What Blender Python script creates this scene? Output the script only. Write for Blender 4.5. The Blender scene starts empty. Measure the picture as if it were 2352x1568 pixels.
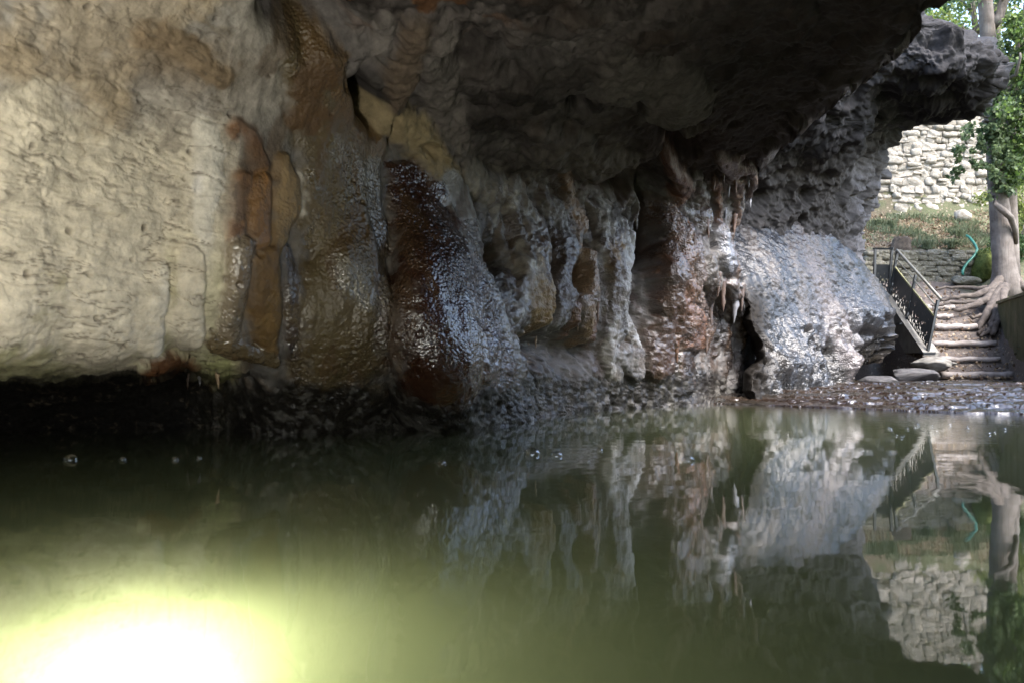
import bpy, math, random
import numpy as np
from mathutils import Vector, Matrix

SC = bpy.context.scene
COL = SC.collection
rng = np.random.default_rng(7)
random.seed(7)

# ------------------------------------------------------------------ camera, sky, sun, exposure
CAM_Z, F, CX, HY = 0.5, 1830.0, 1176.0, 850.0      # eye height over the water; reference-pixel intrinsics
cam = bpy.data.cameras.new('camera')
cam.sensor_width = 36.0
cam.lens = 36.0 * F / 2352.0
cam.shift_y = (HY - 784.0) / 2352.0
cam.clip_start, cam.clip_end = 0.05, 2000.0
cam.dof.use_dof = True
cam.dof.focus_distance = 11.5
cam.dof.aperture_fstop = 2.2
camo = bpy.data.objects.new('camera', cam)
COL.objects.link(camo)
camo.location = (0, 0, CAM_Z)
camo.rotation_euler = (math.radians(90), 0, 0)
SC.camera = camo

SUN_EL, SUN_AZ = 52.0, 140.0       # azimuth clockwise from +y (the view direction)
world = bpy.data.worlds.new("World")
SC.world = world
world.use_nodes = True
wn = world.node_tree
wn.nodes.clear()
sky = wn.nodes.new('ShaderNodeTexSky')
sky.sky_type = 'NISHITA'
sky.sun_disc = False
sky.sun_elevation = math.radians(SUN_EL)
sky.sun_rotation = math.radians(SUN_AZ)
sky.dust_density = 2.5
bg = wn.nodes.new('ShaderNodeBackground')
bg.inputs['Strength'].default_value = 0.15
wo = wn.nodes.new('ShaderNodeOutputWorld')
wn.links.new(sky.outputs[0], bg.inputs[0])
wn.links.new(bg.outputs[0], wo.inputs[0])

sun = bpy.data.lights.new('sun', 'SUN')
sun.energy = 1.1
sun.angle = math.radians(30)
sun.color = (1.0, 0.98, 0.96)
suno = bpy.data.objects.new('sun', sun)
COL.objects.link(suno)
_e, _a = math.radians(SUN_EL), math.radians(SUN_AZ)
_d = Vector((math.sin(_a) * math.cos(_e), math.cos(_a) * math.cos(_e), math.sin(_e)))
suno.rotation_euler = _d.to_track_quat('Z', 'Y').to_euler()

SC.view_settings.view_transform = 'Standard'
SC.view_settings.look = 'None'
SC.view_settings.exposure = 2.82
SC.view_settings.gamma = 1.0
SC.view_settings.use_curve_mapping = False
SC.render.engine = 'CYCLES'
SC.cycles.use_denoising = True
SC.cycles.max_bounces = 8
SC.cycles.diffuse_bounces = 4
SC.cycles.transparent_max_bounces = 16
SC.cycles.volume_bounces = 1
SC.cycles.caustics_reflective = False
SC.cycles.caustics_refractive = False
SC.cycles.sample_clamp_indirect = 6.0

# ------------------------------------------------------------------ helpers
def at(px, py, D):
    return np.array([(px - CX) / F * D, D, CAM_Z + (HY - py) / F * D])

_T = rng.random((64, 64, 64)).astype(np.float32)
_T = _T.ravel()
def vnoise(p):                       # value noise, p (N,3) -> (N,) in 0..1
    f = np.floor(p)
    i = f.astype(np.int64)
    t = (p - f).astype(np.float32)
    t = t * t * t * (t * (t * 6 - 15) + 10)
    x0, y0, z0 = (i[:, 0] & 63) * 4096, (i[:, 1] & 63) * 64, i[:, 2] & 63
    x1, y1, z1 = ((i[:, 0] + 1) & 63) * 4096, ((i[:, 1] + 1) & 63) * 64, (i[:, 2] + 1) & 63
    tx, ty, tz = t[:, 0], t[:, 1], t[:, 2]
    def L(a, b, w): return a + (b - a) * w
    a = L(L(_T[x0 + y0 + z0], _T[x1 + y0 + z0], tx), L(_T[x0 + y1 + z0], _T[x1 + y1 + z0], tx), ty)
    b = L(L(_T[x0 + y0 + z1], _T[x1 + y0 + z1], tx), L(_T[x0 + y1 + z1], _T[x1 + y1 + z1], tx), ty)
    return L(a, b, tz)
_R = np.array(Matrix.Rotation(0.7, 3, Vector((0.6, 0.3, 0.74))))
def fbm(p, octaves=4, gain=0.5, seed=0.0):       # about -0.5..0.5
    q = p + seed * 7.31
    s, a, n = 0, 1.0, 0.0
    for _ in range(octaves):
        s = s + a * (vnoise(q) - 0.5)
        n += a
        q = q @ _R * 2.03 + 11.7
        a *= gain
    return s / n * 1.35
_J = rng.random((32 * 32 * 32, 3)).astype(np.float32)
def worley(p, seed=0.0):            # distance to nearest feature point
    q = p + seed * 3.77
    f = np.floor(q)
    i = f.astype(np.int64)
    t = (q - f).astype(np.float32)
    best = np.full(len(p), 9.0, np.float32)
    for dx in (-1, 0, 1):
        for dy in (-1, 0, 1):
            for dz in (-1, 0, 1):
                k = (((i[:, 0] + dx) & 31) * 32 + ((i[:, 1] + dy) & 31)) * 32 + ((i[:, 2] + dz) & 31)
                j = _J[k]
                d = (j[:, 0] + dx - t[:, 0]) ** 2 + (j[:, 1] + dy - t[:, 1]) ** 2 + (j[:, 2] + dz - t[:, 2]) ** 2
                np.minimum(best, d, out=best)
    return np.sqrt(best)
def sstep(a, b, x):
    t = np.clip((x - a) / (b - a), 0, 1)
    return t * t * (3 - 2 * t)
def tps(ctrl, px, py):
    c = np.array(ctrl, float)
    X = c[:, :2] / 1000.0
    def U(r2): return 0.5 * r2 * np.log(r2 + 1e-12)
    n = len(X)
    K = U(((X[:, None] - X[None]) ** 2).sum(-1)) + np.eye(n) * 1e-3
    P = np.hstack([np.ones((n, 1)), X])
    A = np.zeros((n + 3, n + 3))
    A[:n, :n], A[:n, n:], A[n:, :n] = K, P, P.T
    w = np.linalg.solve(A, np.concatenate([c[:, 2], np.zeros(3)]))
    out = w[n] + w[n + 1] * px / 1000 + w[n + 2] * py / 1000
    for k in range(n):
        out = out + w[k] * U((px / 1000 - X[k, 0]) ** 2 + (py / 1000 - X[k, 1]) ** 2)
    return out

def grid_normals(P):
    du = np.gradient(P, axis=1)
    dv = np.gradient(P, axis=0)
    n = np.cross(dv, du)
    n /= np.linalg.norm(n, axis=2, keepdims=True) + 1e-9
    return n

def link(name, me, mat=None, parent=None):
    o = bpy.data.objects.new(name, me)
    COL.objects.link(o)
    if mat is not None and me is not None and not me.materials:
        me.materials.append(mat)
    if parent is not None:
        o.parent = parent
    return o
def mesh_np(name, V, Fq, smooth=True, attrs=None):
    """V (N,3); Fq (M,4) or (M,3); attrs: name -> (N,3) colour or (N,) float on points"""
    me = bpy.data.meshes.new(name)
    V = np.asarray(V, np.float32)
    Fq = np.asarray(Fq, np.int32)
    k = Fq.shape[1]
    me.vertices.add(len(V))
    me.vertices.foreach_set('co', V.ravel())
    me.loops.add(Fq.size)
    me.loops.foreach_set('vertex_index', Fq.ravel())
    me.polygons.add(len(Fq))
    me.polygons.foreach_set('loop_start', np.arange(0, Fq.size, k, dtype=np.int32))
    me.polygons.foreach_set('loop_total', np.full(len(Fq), k, np.int32))
    me.update(calc_edges=True)
    me.polygons.foreach_set('use_smooth', np.full(len(Fq), smooth))
    for an, av in (attrs or {}).items():
        av = np.asarray(av, np.float32)
        if av.ndim == 2:
            a = me.color_attributes.new(an, 'FLOAT_COLOR', 'POINT')
            a.data.foreach_set('color', np.hstack([av, np.ones((len(av), 1), np.float32)]).ravel())
        else:
            a = me.attributes.new(an, 'FLOAT', 'POINT')
            a.data.foreach_set('value', av)
    return me
def grid_faces(nr, nc):
    i = np.arange(nr * nc).reshape(nr, nc)
    return np.stack([i[:-1, :-1], i[1:, :-1], i[1:, 1:], i[:-1, 1:]], -1).reshape(-1, 4)
def tag(o, label=None, cat=None, group=None, kind=None):
    if label: o['label'] = label
    if cat: o['category'] = cat
    if group: o['group'] = group
    if kind: o['kind'] = kind
    return o
def empty(name, loc=(0, 0, 0)):
    o = bpy.data.objects.new(name, None)
    COL.objects.link(o)
    o.location = loc
    o.empty_display_size = 0.1
    return o

class MB:                            # small mesh collector
    def __init__(s): s.v, s.f = [], []
    def add(s, vs, fs):
        b = len(s.v)
        s.v += [tuple(map(float, q)) for q in vs]
        s.f += [tuple(b + i for i in q) for q in fs]
        return s
    def hexa(s, c):                  # 8 corners: bottom 4 (ccw), top 4
        return s.add(c, [(3, 2, 1, 0), (4, 5, 6, 7), (0, 1, 5, 4), (1, 2, 6, 5), (2, 3, 7, 6), (3, 0, 4, 7)])
    def bar(s, a, b, w, h=None, up=(0, 0, 1)):
        a, b = Vector(a), Vector(b)
        h = w if h is None else h
        d = (b - a).normalized()
        r = d.cross(Vector(up))
        if r.length < 1e-4: r = d.cross(Vector((0, 1, 0)))
        r.normalize()
        u = r.cross(d)
        cs = []
        for p in (a, b):
            for i, j in ((-1, -1), (1, -1), (1, 1), (-1, 1)):
                cs.append(p + r * (w / 2 * i) + u * (h / 2 * j))
        return s.add(cs, [(0, 1, 2, 3), (7, 6, 5, 4), (0, 4, 5, 1), (1, 5, 6, 2), (2, 6, 7, 3), (3, 7, 4, 0)])
    def tube(s, pts, rad, n=10, caps=True, wob=0.0):
        pts = [Vector(p) for p in pts]
        rad = rad if hasattr(rad, '__len__') else [rad] * len(pts)
        rings = []
        for k, p in enumerate(pts):
            d = (pts[min(k + 1, len(pts) - 1)] - pts[max(k - 1, 0)]).normalized()
            ref = Vector((0, 0, 1)) if abs(d.z) < 0.9 else Vector((0, 1, 0))
            r = d.cross(ref).normalized()
            u = r.cross(d)
            rings.append([p + (r * math.cos(t) + u * math.sin(t)) * rad[k] * (1 + wob * math.sin(t * 3 + k * 1.3) + wob * random.uniform(-.6, .6)) for t in [2 * math.pi * i / n for i in range(n)]])
        vs = [q for R in rings for q in R]
        fs = []
        for k in range(len(pts) - 1):
            for i in range(n):
                j = (i + 1) % n
                fs.append((k * n + i, k * n + j, (k + 1) * n + j, (k + 1) * n + i))
        if caps:
            fs.append(tuple(range(n))[::-1])
            fs.append(tuple((len(pts) - 1) * n + i for i in range(n)))
        return s.add(vs, fs)
    def mesh(s, name, smooth=False):
        me = bpy.data.meshes.new(name)
        me.from_pydata(s.v, [], s.f)
        me.update()
        if smooth:
            me.polygons.foreach_set('use_smooth', [True] * len(me.polygons))
        return me
    def build(s, name, mat, parent=None, smooth=False):
        return link(name, s.mesh(name, smooth), mat, parent)

# ------------------------------------------------------------------ materials
def nt(name):
    m = bpy.data.materials.new(name)
    m.use_nodes = True
    t = m.node_tree
    b = t.nodes['Principled BSDF']
    return m, t, b
def N(t, kind, **kw):
    n = t.nodes.new(kind)
    for k, v in kw.items():
        if k in n.inputs: n.inputs[k].default_value = v
        else: setattr(n, k, v)
    return n
def math_n(t, op, a, b=None, c=None):
    n = t.nodes.new('ShaderNodeMath'); n.operation = op
    for i, q in enumerate((a, b, c)):
        if q is None: continue
        if hasattr(q, 'is_linked'): t.links.new(q, n.inputs[i])
        else: n.inputs[i].default_value = q
    return n.outputs[0]
def ramp(t, src, stops):
    r = t.nodes.new('ShaderNodeValToRGB')
    el = r.color_ramp.elements
    while len(el) > 1: el.remove(el[0])
    el[0].position, el[0].color = stops[0][0], (*stops[0][1], 1)
    for p, c in stops[1:]:
        e = el.new(p); e.color = (*c, 1)
    t.links.new(src, r.inputs[0])
    return r.outputs[0]
def simple(name, stops, scale=5.0, rough=0.8, bump=0.3, bdist=0.01, detail=5.0, obj=True, spec=0.4, bscale=None, wet=None):
    m, t, b = nt(name)
    tc = N(t, 'ShaderNodeTexCoord')
    co = tc.outputs['Object' if obj else 'Generated']
    oi = N(t, 'ShaderNodeObjectInfo')
    add = N(t, 'ShaderNodeVectorMath', operation='ADD')
    t.links.new(co, add.inputs[0])
    mu = N(t, 'ShaderNodeVectorMath', operation='SCALE'); mu.inputs[0].default_value = (37, 17, 29)
    t.links.new(oi.outputs['Random'], mu.inputs['Scale'])
    t.links.new(mu.outputs[0], add.inputs[1])
    n1 = N(t, 'ShaderNodeTexNoise', Scale=scale, Detail=detail, Roughness=0.6)
    t.links.new(add.outputs[0], n1.inputs['Vector'])
    t.links.new(ramp(t, n1.outputs['Fac'], stops), b.inputs['Base Color'])
    b.inputs['Roughness'].default_value = rough
    b.inputs['Specular IOR Level'].default_value = spec
    n2 = N(t, 'ShaderNodeTexNoise', Scale=bscale or scale * 5, Detail=6, Roughness=0.65)
    t.links.new(add.outputs[0], n2.inputs['Vector'])
    bp = N(t, 'ShaderNodeBump', Strength=bump, Distance=bdist)
    t.links.new(n2.outputs['Fac'], bp.inputs['Height'])
    t.links.new(bp.outputs[0], b.inputs['Normal'])
    return m

def rock_material(name='cave_rock'):
    m, t, b = nt(name)
    ca = N(t, 'ShaderNodeAttribute', attribute_name='col')
    wa = N(t, 'ShaderNodeAttribute', attribute_name='wet')
    fa = N(t, 'ShaderNodeAttribute', attribute_name='fine')
    tc = N(t, 'ShaderNodeTexCoord')
    n1 = N(t, 'ShaderNodeTexNoise', Scale=9.0, Detail=8, Roughness=0.68)
    t.links.new(tc.outputs['Object'], n1.inputs['Vector'])
    v = N(t, 'ShaderNodeMapRange'); v.inputs[1].default_value = 0.3; v.inputs[2].default_value = 0.7
    v.inputs[3].default_value = 0.5; v.inputs[4].default_value = 1.45
    t.links.new(n1.outputs['Fac'], v.inputs[0])
    # fades the mottling out on the smooth wet flowstone
    mixv = N(t, 'ShaderNodeMix'); mixv.data_type = 'FLOAT'
    t.links.new(fa.outputs['Fac'], mixv.inputs[0]); mixv.inputs[2].default_value = 1.0
    t.links.new(v.outputs[0], mixv.inputs[3])
    mul = N(t, 'ShaderNodeVectorMath', operation='SCALE')
    t.links.new(ca.outputs['Color'], mul.inputs[0]); t.links.new(mixv.outputs[0], mul.inputs['Scale'])
    t.links.new(mul.outputs[0], b.inputs['Base Color'])
    ro = N(t, 'ShaderNodeMapRange'); ro.inputs[3].default_value = 0.85; ro.inputs[4].default_value = 0.13
    t.links.new(wa.outputs['Fac'], ro.inputs[0])
    t.links.new(ro.outputs[0], b.inputs['Roughness'])
    sp = N(t, 'ShaderNodeMapRange'); sp.inputs[3].default_value = 0.12; sp.inputs[4].default_value = 1.0
    t.links.new(math_n(t, 'POWER', wa.outputs['Fac'], 2.2), sp.inputs[0])
    t.links.new(sp.outputs[0], b.inputs['Specular IOR Level'])
    n2 = N(t, 'ShaderNodeTexNoise', Scale=38.0, Detail=6, Roughness=0.65)
    t.links.new(tc.outputs['Object'], n2.inputs['Vector'])
    vo = N(t, 'ShaderNodeTexVoronoi', Scale=46.0); vo.feature = 'SMOOTH_F1'
    t.links.new(tc.outputs['Object'], vo.inputs['Vector'])
    ba = N(t, 'ShaderNodeAttribute', attribute_name='bead')
    rough_w = math_n(t, 'ADD', math_n(t, 'MULTIPLY', fa.outputs['Fac'], .75), math_n(t, 'MULTIPLY', ba.outputs['Fac'], .5))
    h = math_n(t, 'ADD', math_n(t, 'MULTIPLY', n2.outputs['Fac'], rough_w), math_n(t, 'MULTIPLY', vo.outputs['Distance'], math_n(t, 'MULTIPLY', ba.outputs['Fac'], -1.2)))
    bp = N(t, 'ShaderNodeBump', Strength=0.9, Distance=0.016)
    t.links.new(h, bp.inputs['Height'])
    t.links.new(bp.outputs[0], b.inputs['Normal'])
    return m
ROCK = rock_material()

# ------------------------------------------------------------------ palette (albedo)
CREAM = (.52, .47, .38); PALE = (.56, .53, .47); TAN = (.27, .19, .10); ORANGE = (.15, .072, .032)
DARKBR = (.045, .018, .010); BROWN = (.12, .055, .025); OLIVE = (.11, .085, .042); GREY = (.16, .15, .14)
LGREY = (.27, .26, .25); BLUEG = (.12, .125, .14); BLACK = (.012, .011, .010); CEIL = (.135, .118, .114); CEILD = (.022, .019, .018)

# ------------------------------------------------------------------ MAIN CAVE WALL + ROOF
STEP = 2.6
ctrlA = [
 # under the water line / base
 (-800, 1000, 4.0), (-200, 1000, 5.2), (200, 1000, 5.8), (500, 1000, 6.1), (850, 985, 6.8), (1190, 962, 8.2), (1400, 940, 10.2), (1600, 930, 11.4), (1780, 925, 12.3),
 (1190, 1060, 8.0), (1600, 1060, 11.0), (500, 1060, 6.0),
 # mid wall
 (-800, 600, 2.9), (0, 600, 4.0), (300, 600, 4.8), (560, 600, 5.25), (640, 600, 5.5), (700, 600, 5.9), (800, 600, 5.95), (880, 600, 6.35), (960, 600, 6.35), (1040, 600, 6.75), (1120, 600, 7.9), (1200, 600, 8.4), (1400, 600, 9.9), (1600, 600, 11.2), (1740, 600, 12.3),
 (0, 850, 4.3), (300, 850, 5.1), (600, 850, 5.8), (900, 850, 6.3), (1010, 850, 6.35), (1100, 850, 6.8), (1190, 850, 7.9), (1400, 850, 10.0), (1600, 850, 11.4), (1750, 850, 12.6),
 (-800, 300, 2.7), (0, 300, 3.8), (300, 300, 4.6), (600, 300, 5.3), (850, 300, 6.2), (1000, 300, 6.9),
 (1060, 400, 7.5), (1200, 420, 8.6), (1400, 430, 10.0), (1600, 430, 11.1), (1740, 450, 12.0),
 # roof
 (1200, 300, 7.2), (1400, 300, 8.0), (1600, 300, 8.7), (1800, 300, 9.6),
 (1000, 150, 5.9), (1200, 150, 6.0), (1600, 150, 6.5), (2000, 150, 7.0),
 (-800, 0, 2.6), (0, 0, 3.5), (300, 0, 4.1), (600, 0, 4.7), (900, 0, 4.95), (1200, 0, 5.0), (1600, 0, 5.1), (2100, 0, 5.4),
 (-800, -300, 2.4), (0, -300, 3.1), (600, -300, 3.7), (1200, -300, 3.8), (2000, -300, 3.9), (2500, -300, 3.9),
]
rows = np.arange(-300, 1062, STEP)
lip_y = [-300, -120, 0, 40, 90, 150, 230, 300, 350, 420, 470, 500, 560, 630, 700, 770, 860, 930, 1062]
lip_x = [2560, 2330, 2156, 2150, 2100, 2032, 1905, 1825, 1778, 1748, 1740, 1715, 1702, 1708, 1764, 1766, 1756, 1752, 1752]
xr = np.interp(rows, lip_y, lip_x)
_q = np.stack([rows * 0.02, rows * 0 + 3.3, rows * 0], 1)
xr = xr + 26 * fbm(_q, 4, 0.6)
xl = np.full_like(rows, -800.0)
ncol = int(2700 / STEP)
u = np.linspace(0, 1, ncol)
PX = xl[:, None] + (xr - xl)[:, None] * u[None]
PY = np.repeat(rows[:, None], ncol, 1)
nR, nC = PX.shape
fx, fy = PX.ravel(), PY.ravel()
D = tps(ctrlA, fx, fy)
# recess behind the curtains beside the mound, and the undercut foot of the pale wall
D = D + 1.3 * sstep(1560, 1650, fx) * sstep(650, 740, fy) * (1 - sstep(900, 935, fy))
und_edge = 872 + 22 * fbm(np.stack([fx * .03, fx * 0, fx * 0 + 2], 1), 4, .6) - 34 * np.exp(-((fx - 420) / 40.) ** 2) - 20 * sstep(200, 300, fx)
D = D + .35 * np.clip((fy - und_edge + 75) / 75., 0, 1) ** 2.5 * (1 - sstep(420, 640, fx))
D = D + .9 * sstep(0, 16, fy - und_edge) * (1 - sstep(420, 640, fx))
# the lip rolls away from the eye
edge = (xr[:, None] - PX).ravel()
P = np.stack([(fx - CX) / F * D, D, CAM_Z + (HY - fy) / F * D], 1)
BASE = P.copy()
Nrm = grid_normals(P.reshape(nR, nC, 3)).reshape(-1, 3)
flip = np.sign(-(Nrm * (P - np.array([0, 0, CAM_Z]))).sum(1))
Nrm = Nrm * flip[:, None]

# --- lobes: (polyline of (px,py,r)), relative height, colour, wetness)
L_ = []
def lobe(pts, h=0.8, col=None, wet=None, cs=1.0): L_.append((pts, h, col, wet, cs))
# pale wall on the left
lobe([(470, 290, 26), (485, 420, 30), (470, 520, 24)], .3, PALE, .25)
lobe([(350, 640, 40), (345, 720, 48), (350, 790, 34)], .35, PALE, .2)
lobe([(240, 480, 150), (250, 760, 120)], .18, CREAM, .1)
lobe([(60, 300, 120), (40, 700, 110)], .16, CREAM, .1)
lobe([(430, 600, 40), (440, 780, 44)], .35, CREAM, .25)
lobe([(330, 90, 40), (420, 120, 36), (520, 170, 30)], .3, (.2, .15, .10), .1)     # shelf in a brown tone
lobe([(340, 842, 26), (400, 838, 26), (440, 860, 20)], .9, BROWN, .5)
lobe([(425, 860, 10), (428, 930, 7)], 1.0, BROWN, .6)
lobe([(495, 860, 9), (497, 940, 8), (498, 990, 7)], 1.0, OLIVE, .8)
# orange concretion with its arch
lobe([(528, 300, 17), (545, 275, 16), (566, 300, 17), (575, 350, 20), (590, 380, 22)], (.7, .85), ORANGE, .4)
lobe([(548, 400, 24), (548, 480, 30), (545, 540, 26)], (.6, .85), ORANGE, .5)
lobe([(590, 420, 30), (590, 500, 34), (600, 560, 24)], (.6, .85), (.27, .14, .05), .6)
lobe([(640, 375, 22), (650, 420, 34), (655, 480, 34), (640, 560, 26), (625, 600, 18)], (.75, .85), TAN, .45)
lobe([(683, 400, 9), (690, 450, 9), (686, 500, 8)], .9, PALE, .2)
lobe([(555, 575, 36), (550, 650, 34), (545, 720, 30), (535, 790, 26)], (.7, .85), (.20, .165, .12), .95)
lobe([(610, 600, 28), (612, 700, 34), (608, 800, 30)], (.7, .85), (.16, .10, .04), .45)
lobe([(705, 400, 18), (715, 480, 20), (700, 560, 14)], .6, OLIVE, 1.0)
lobe([(660, 590, 14), (672, 680, 17), (668, 800, 18), (690, 880, 16)], .7, (.06, .045, .04), 1.0)
lobe([(500, 800, 20), (560, 812, 22), (620, 830, 18)], .8, (.12, .09, .05), 1.0)
# great flow column
lobe([(690, 120, 46), (740, 240, 80), (780, 400, 100), (780, 560, 108), (778, 720, 116), (778, 1040, 130)], (.30, .7), (.105, .078, .038), .75)
lobe([(735, 130, 38), (790, 200, 40), (835, 290, 40), (850, 360, 36)], .45, (.13, .08, .035), .7)
lobe([(760, 330, 30), (800, 400, 28), (770, 440, 20)], .5, OLIVE, 1.0)
lobe([(840, 380, 30), (840, 470, 26), (856, 560, 26), (860, 640, 22)], .6, (.12, .10, .075), 1.0)
lobe([(770, 610, 22), (800, 650, 26), (832, 700, 22)], .65, (.15, .13, .09), 1.0)
lobe([(862, 650, 22), (878, 720, 22), (880, 800, 20)], .7, (.13, .11, .08), 1.0)
lobe([(740, 480, 26), (735, 620, 30), (735, 760, 30)], .5, OLIVE, .6)
lobe([(720, 170, 46), (690, 260, 40)], .25, (.11, .065, .032), .5)
# cream-capped cone
lobe([(900, 285, 44), (945, 290, 46), (985, 350, 50), (1010, 430, 46)], .55, (.34, .27, .16), .35)
lobe([(925, 395, 34), (950, 450, 58), (996, 600, 104), (1042, 880, 146), (1080, 1060, 185)], (.42, .75), DARKBR, 1.0)
lobe([(1010, 400, 24), (1050, 500, 26), (1080, 590, 26), (1115, 690, 28), (1150, 790, 28), (1185, 880, 24), (1215, 990, 24)], .8, (.30, .29, .27), .75)
lobe([(985, 430, 24), (1030, 560, 36), (1075, 700, 46), (1115, 860, 50), (1150, 1000, 60)], (.22, .8), (.085, .055, .045), 1.0)
lobe([(1040, 440, 22), (1055, 500, 18)], .8, LGREY, .2)
# grey drapes right of the cone
lobe([(1085, 410, 46), (1130, 430, 50), (1160, 440, 40)], .5, (.24, .22, .19), .1)
lobe([(1130, 480, 16), (1118, 560, 13), (1110, 640, 8)], .9, LGREY, .3)
lobe([(1095, 470, 14), (1085, 550, 12), (1090, 620, 8)], .8, GREY, .2)
lobe([(1165, 440, 30), (1195, 520, 40), (1215, 590, 40), (1205, 660, 26), (1195, 720, 16)], .75, (.44, .42, .38), .45)
lobe([(1235, 590, 22), (1232, 660, 26), (1228, 720, 22), (1240, 760, 10)], .8, (.21, .14, .06), .6)
lobe([(1270, 480, 34), (1290, 560, 36), (1300, 650, 32), (1290, 740, 22)], .6, GREY, .55)
lobe([(1308, 400, 16), (1305, 460, 20), (1320, 520, 22), (1345, 590, 22)], .8, (.22, .14, .08), .7)
lobe([(1340, 600, 22), (1352, 680, 22), (1355, 740, 16), (1350, 790, 7)], .9, (.20, .13, .07), .8)
lobe([(1325, 700, 10), (1328, 780, 5)], 1.0, BROWN, .8)
lobe([(1368, 720, 9), (1370, 790, 5)], 1.0, BROWN, .8)
lobe([(1240, 780, 12), (1245, 840, 8)], .9, TAN, .5)
lobe([(1375, 470, 26), (1400, 540, 30), (1420, 600, 30), (1425, 680, 22), (1415, 780, 15), (1412, 890, 10)], .85, (.38, .36, .33), .6)
lobe([(1440, 560, 24), (1465, 620, 24), (1470, 690, 18), (1455, 780, 14), (1450, 870, 16)], .9, (.40, .39, .37), .7)
lobe([(1400, 560, 10), (1405, 640, 9)], .9, TAN, .6)
lobe([(1430, 800, 22), (1455, 860, 24)], .6, LGREY, .6)
lobe([(1390, 490, 16), (1440, 460, 14)], .8, GREY, .1)
lobe([(1465, 470, 11), (1460, 560, 9)], .9, LGREY, .5)
# brown column
lobe([(1545, 370, 22), (1560, 420, 26), (1555, 470, 18)], 1.0, (.13, .055, .025), .8)
lobe([(1595, 420, 20), (1600, 455, 22), (1590, 490, 12)], 1.0, GREY, .5)
lobe([(1530, 485, 22), (1555, 530, 34), (1565, 580, 28)], 1.0, (.12, .055, .022), 1.0)
lobe([(1540, 600, 34), (1550, 650, 38), (1540, 700, 30)], .9, (.09, .04, .016), .9)
lobe([(1575, 480, 16), (1600, 500, 18), (1610, 540, 14)], 1.0, GREY, .9)
lobe([(1540, 690, 30), (1570, 740, 36), (1575, 790, 28)], .9, (.13, .06, .03), 1.0)
lobe([(1600, 700, 18), (1612, 750, 20), (1600, 790, 14)], 1.0, (.14, .10, .08), 1.0)
lobe([(1525, 740, 30), (1520, 850, 34)], .7, (.05, .022, .01), .8)
lobe([(1595, 560, 14), (1600, 640, 13), (1590, 690, 10)], .9, (.16, .12, .10), .9)
lobe([(1560, 820, 16), (1560, 900, 18)], .8, (.03, .02, .014), .9)
# drips and shelf near the lip
lobe([(1640, 400, 12), (1640, 470, 10), (1636, 540, 7)], 1.0, BROWN, .7)
lobe([(1690, 420, 14), (1700, 480, 14), (1690, 560, 8)], 1.0, (.13, .07, .04), .8)
lobe([(1660, 360, 20), (1720, 380, 20), (1745, 430, 16)], .9, (.10, .06, .04), .7)
lobe([(1640, 540, 20), (1660, 590, 30), (1690, 620, 26)], .9, BLUEG, 1.0)
lobe([(1690, 520, 14), (1690, 600, 12), (1680, 650, 9)], .9, (.14, .09, .07), .9)
lobe([(1625, 610, 18), (1630, 700, 14), (1640, 800, 10)], .8, (.07, .06, .05), .8)
lobe([(1690, 640, 16), (1700, 720, 12), (1690, 820, 9), (1685, 890, 8)], .9, (.10, .09, .085), .9)
lobe([(1720, 640, 12), (1745, 700, 14), (1755, 800, 12)], .9, (.12, .11, .105), .9)
lobe([(1660, 700, 9), (1664, 800, 7), (1660, 890, 7)], .9, (.04, .032, .028), .9)
# roof rolls
lobe([(950, 60, 40), (930, 150, 34), (915, 230, 30)], .5, (.17, .13, .10), .05)
lobe([(880, 60, 30), (870, 160, 26)], .4, (.2, .18, .17), .05)
lobe([(1010, 100, 50), (1010, 220, 44), (1040, 330, 44)], .35, (.19, .17, .16), 0)
lobe([(1200, 60, 60), (1500, 30, 70), (1800, 20, 80)], .25, None, None)
lobe([(1250, 330, 50), (1350, 360, 44), (1440, 400, 36)], .5, (.16, .14, .13), 0)
lobe([(1430, 170, 70), (1560, 220, 80)], .3, (.17, .15, .14), 0)
lobe([(2060, 60, 40), (1950, 190, 46), (1830, 300, 46), (1770, 370, 34)], .35, (.05, .04, .036), .25)
lobe([(2110, 80, 9), (2040, 150, 10), (1905, 235, 12), (1830, 300, 12), (1780, 352, 12), (1752, 420, 12)], 1.0, (.17, .16, .15), .8)
holes = [((848, 245), 22, 45, .9), ((870, 170), 16, 18, .5), ((720, 60), 60, 40, .7), ((640, 20), 40, 30, .5), ((1065, 130), 45, 40, .35), ((1180, 145), 60, 30, .4),
         ((1330, 240), 20, 16, .3), ((1470, 250), 60, 10, .25), ((1440, 420), 40, 30, .5), ((1500, 470), 24, 60, .5), ((1120, 590), 22, 40, .6), ((1330, 620), 16, 30, .6),
         ((1290, 800), 90, 40, .5), ((1482, 640), 26, 130, .5), ((1500, 560), 20, 70, .35), ((900, 300), 10, 30, .3), ((1345, 560), 14, 12, .4), ((1560, 330), 60, 26, .4)]

warp = np.stack([fbm(BASE * np.array([2.2, 2.2, 1.4]), 3, .55, 1), fbm(BASE * np.array([2.2, 2.2, 1.4]), 3, .55, 2)], 1)
warp2 = np.stack([fbm(BASE * 9., 2, .5, 3), fbm(BASE * 9., 2, .5, 4)], 1)
warp3 = fbm(BASE * 22., 2, .5, 13)
gwx = fx + 36 * warp[:, 0] + 4 * warp2[:, 0]
gwy = fy + 50 * warp[:, 1] + 4 * warp2[:, 1]
wx = fx + 40 * warp[:, 0] + 20 * warp2[:, 0] + 9 * warp3
wy = fy + 54 * warp[:, 1] + 24 * warp2[:, 1]
bump = np.zeros(len(fx))
col = np.empty((len(fx), 3)); col[:] = GREY
wet = np.full(len(fx), .15)
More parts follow.
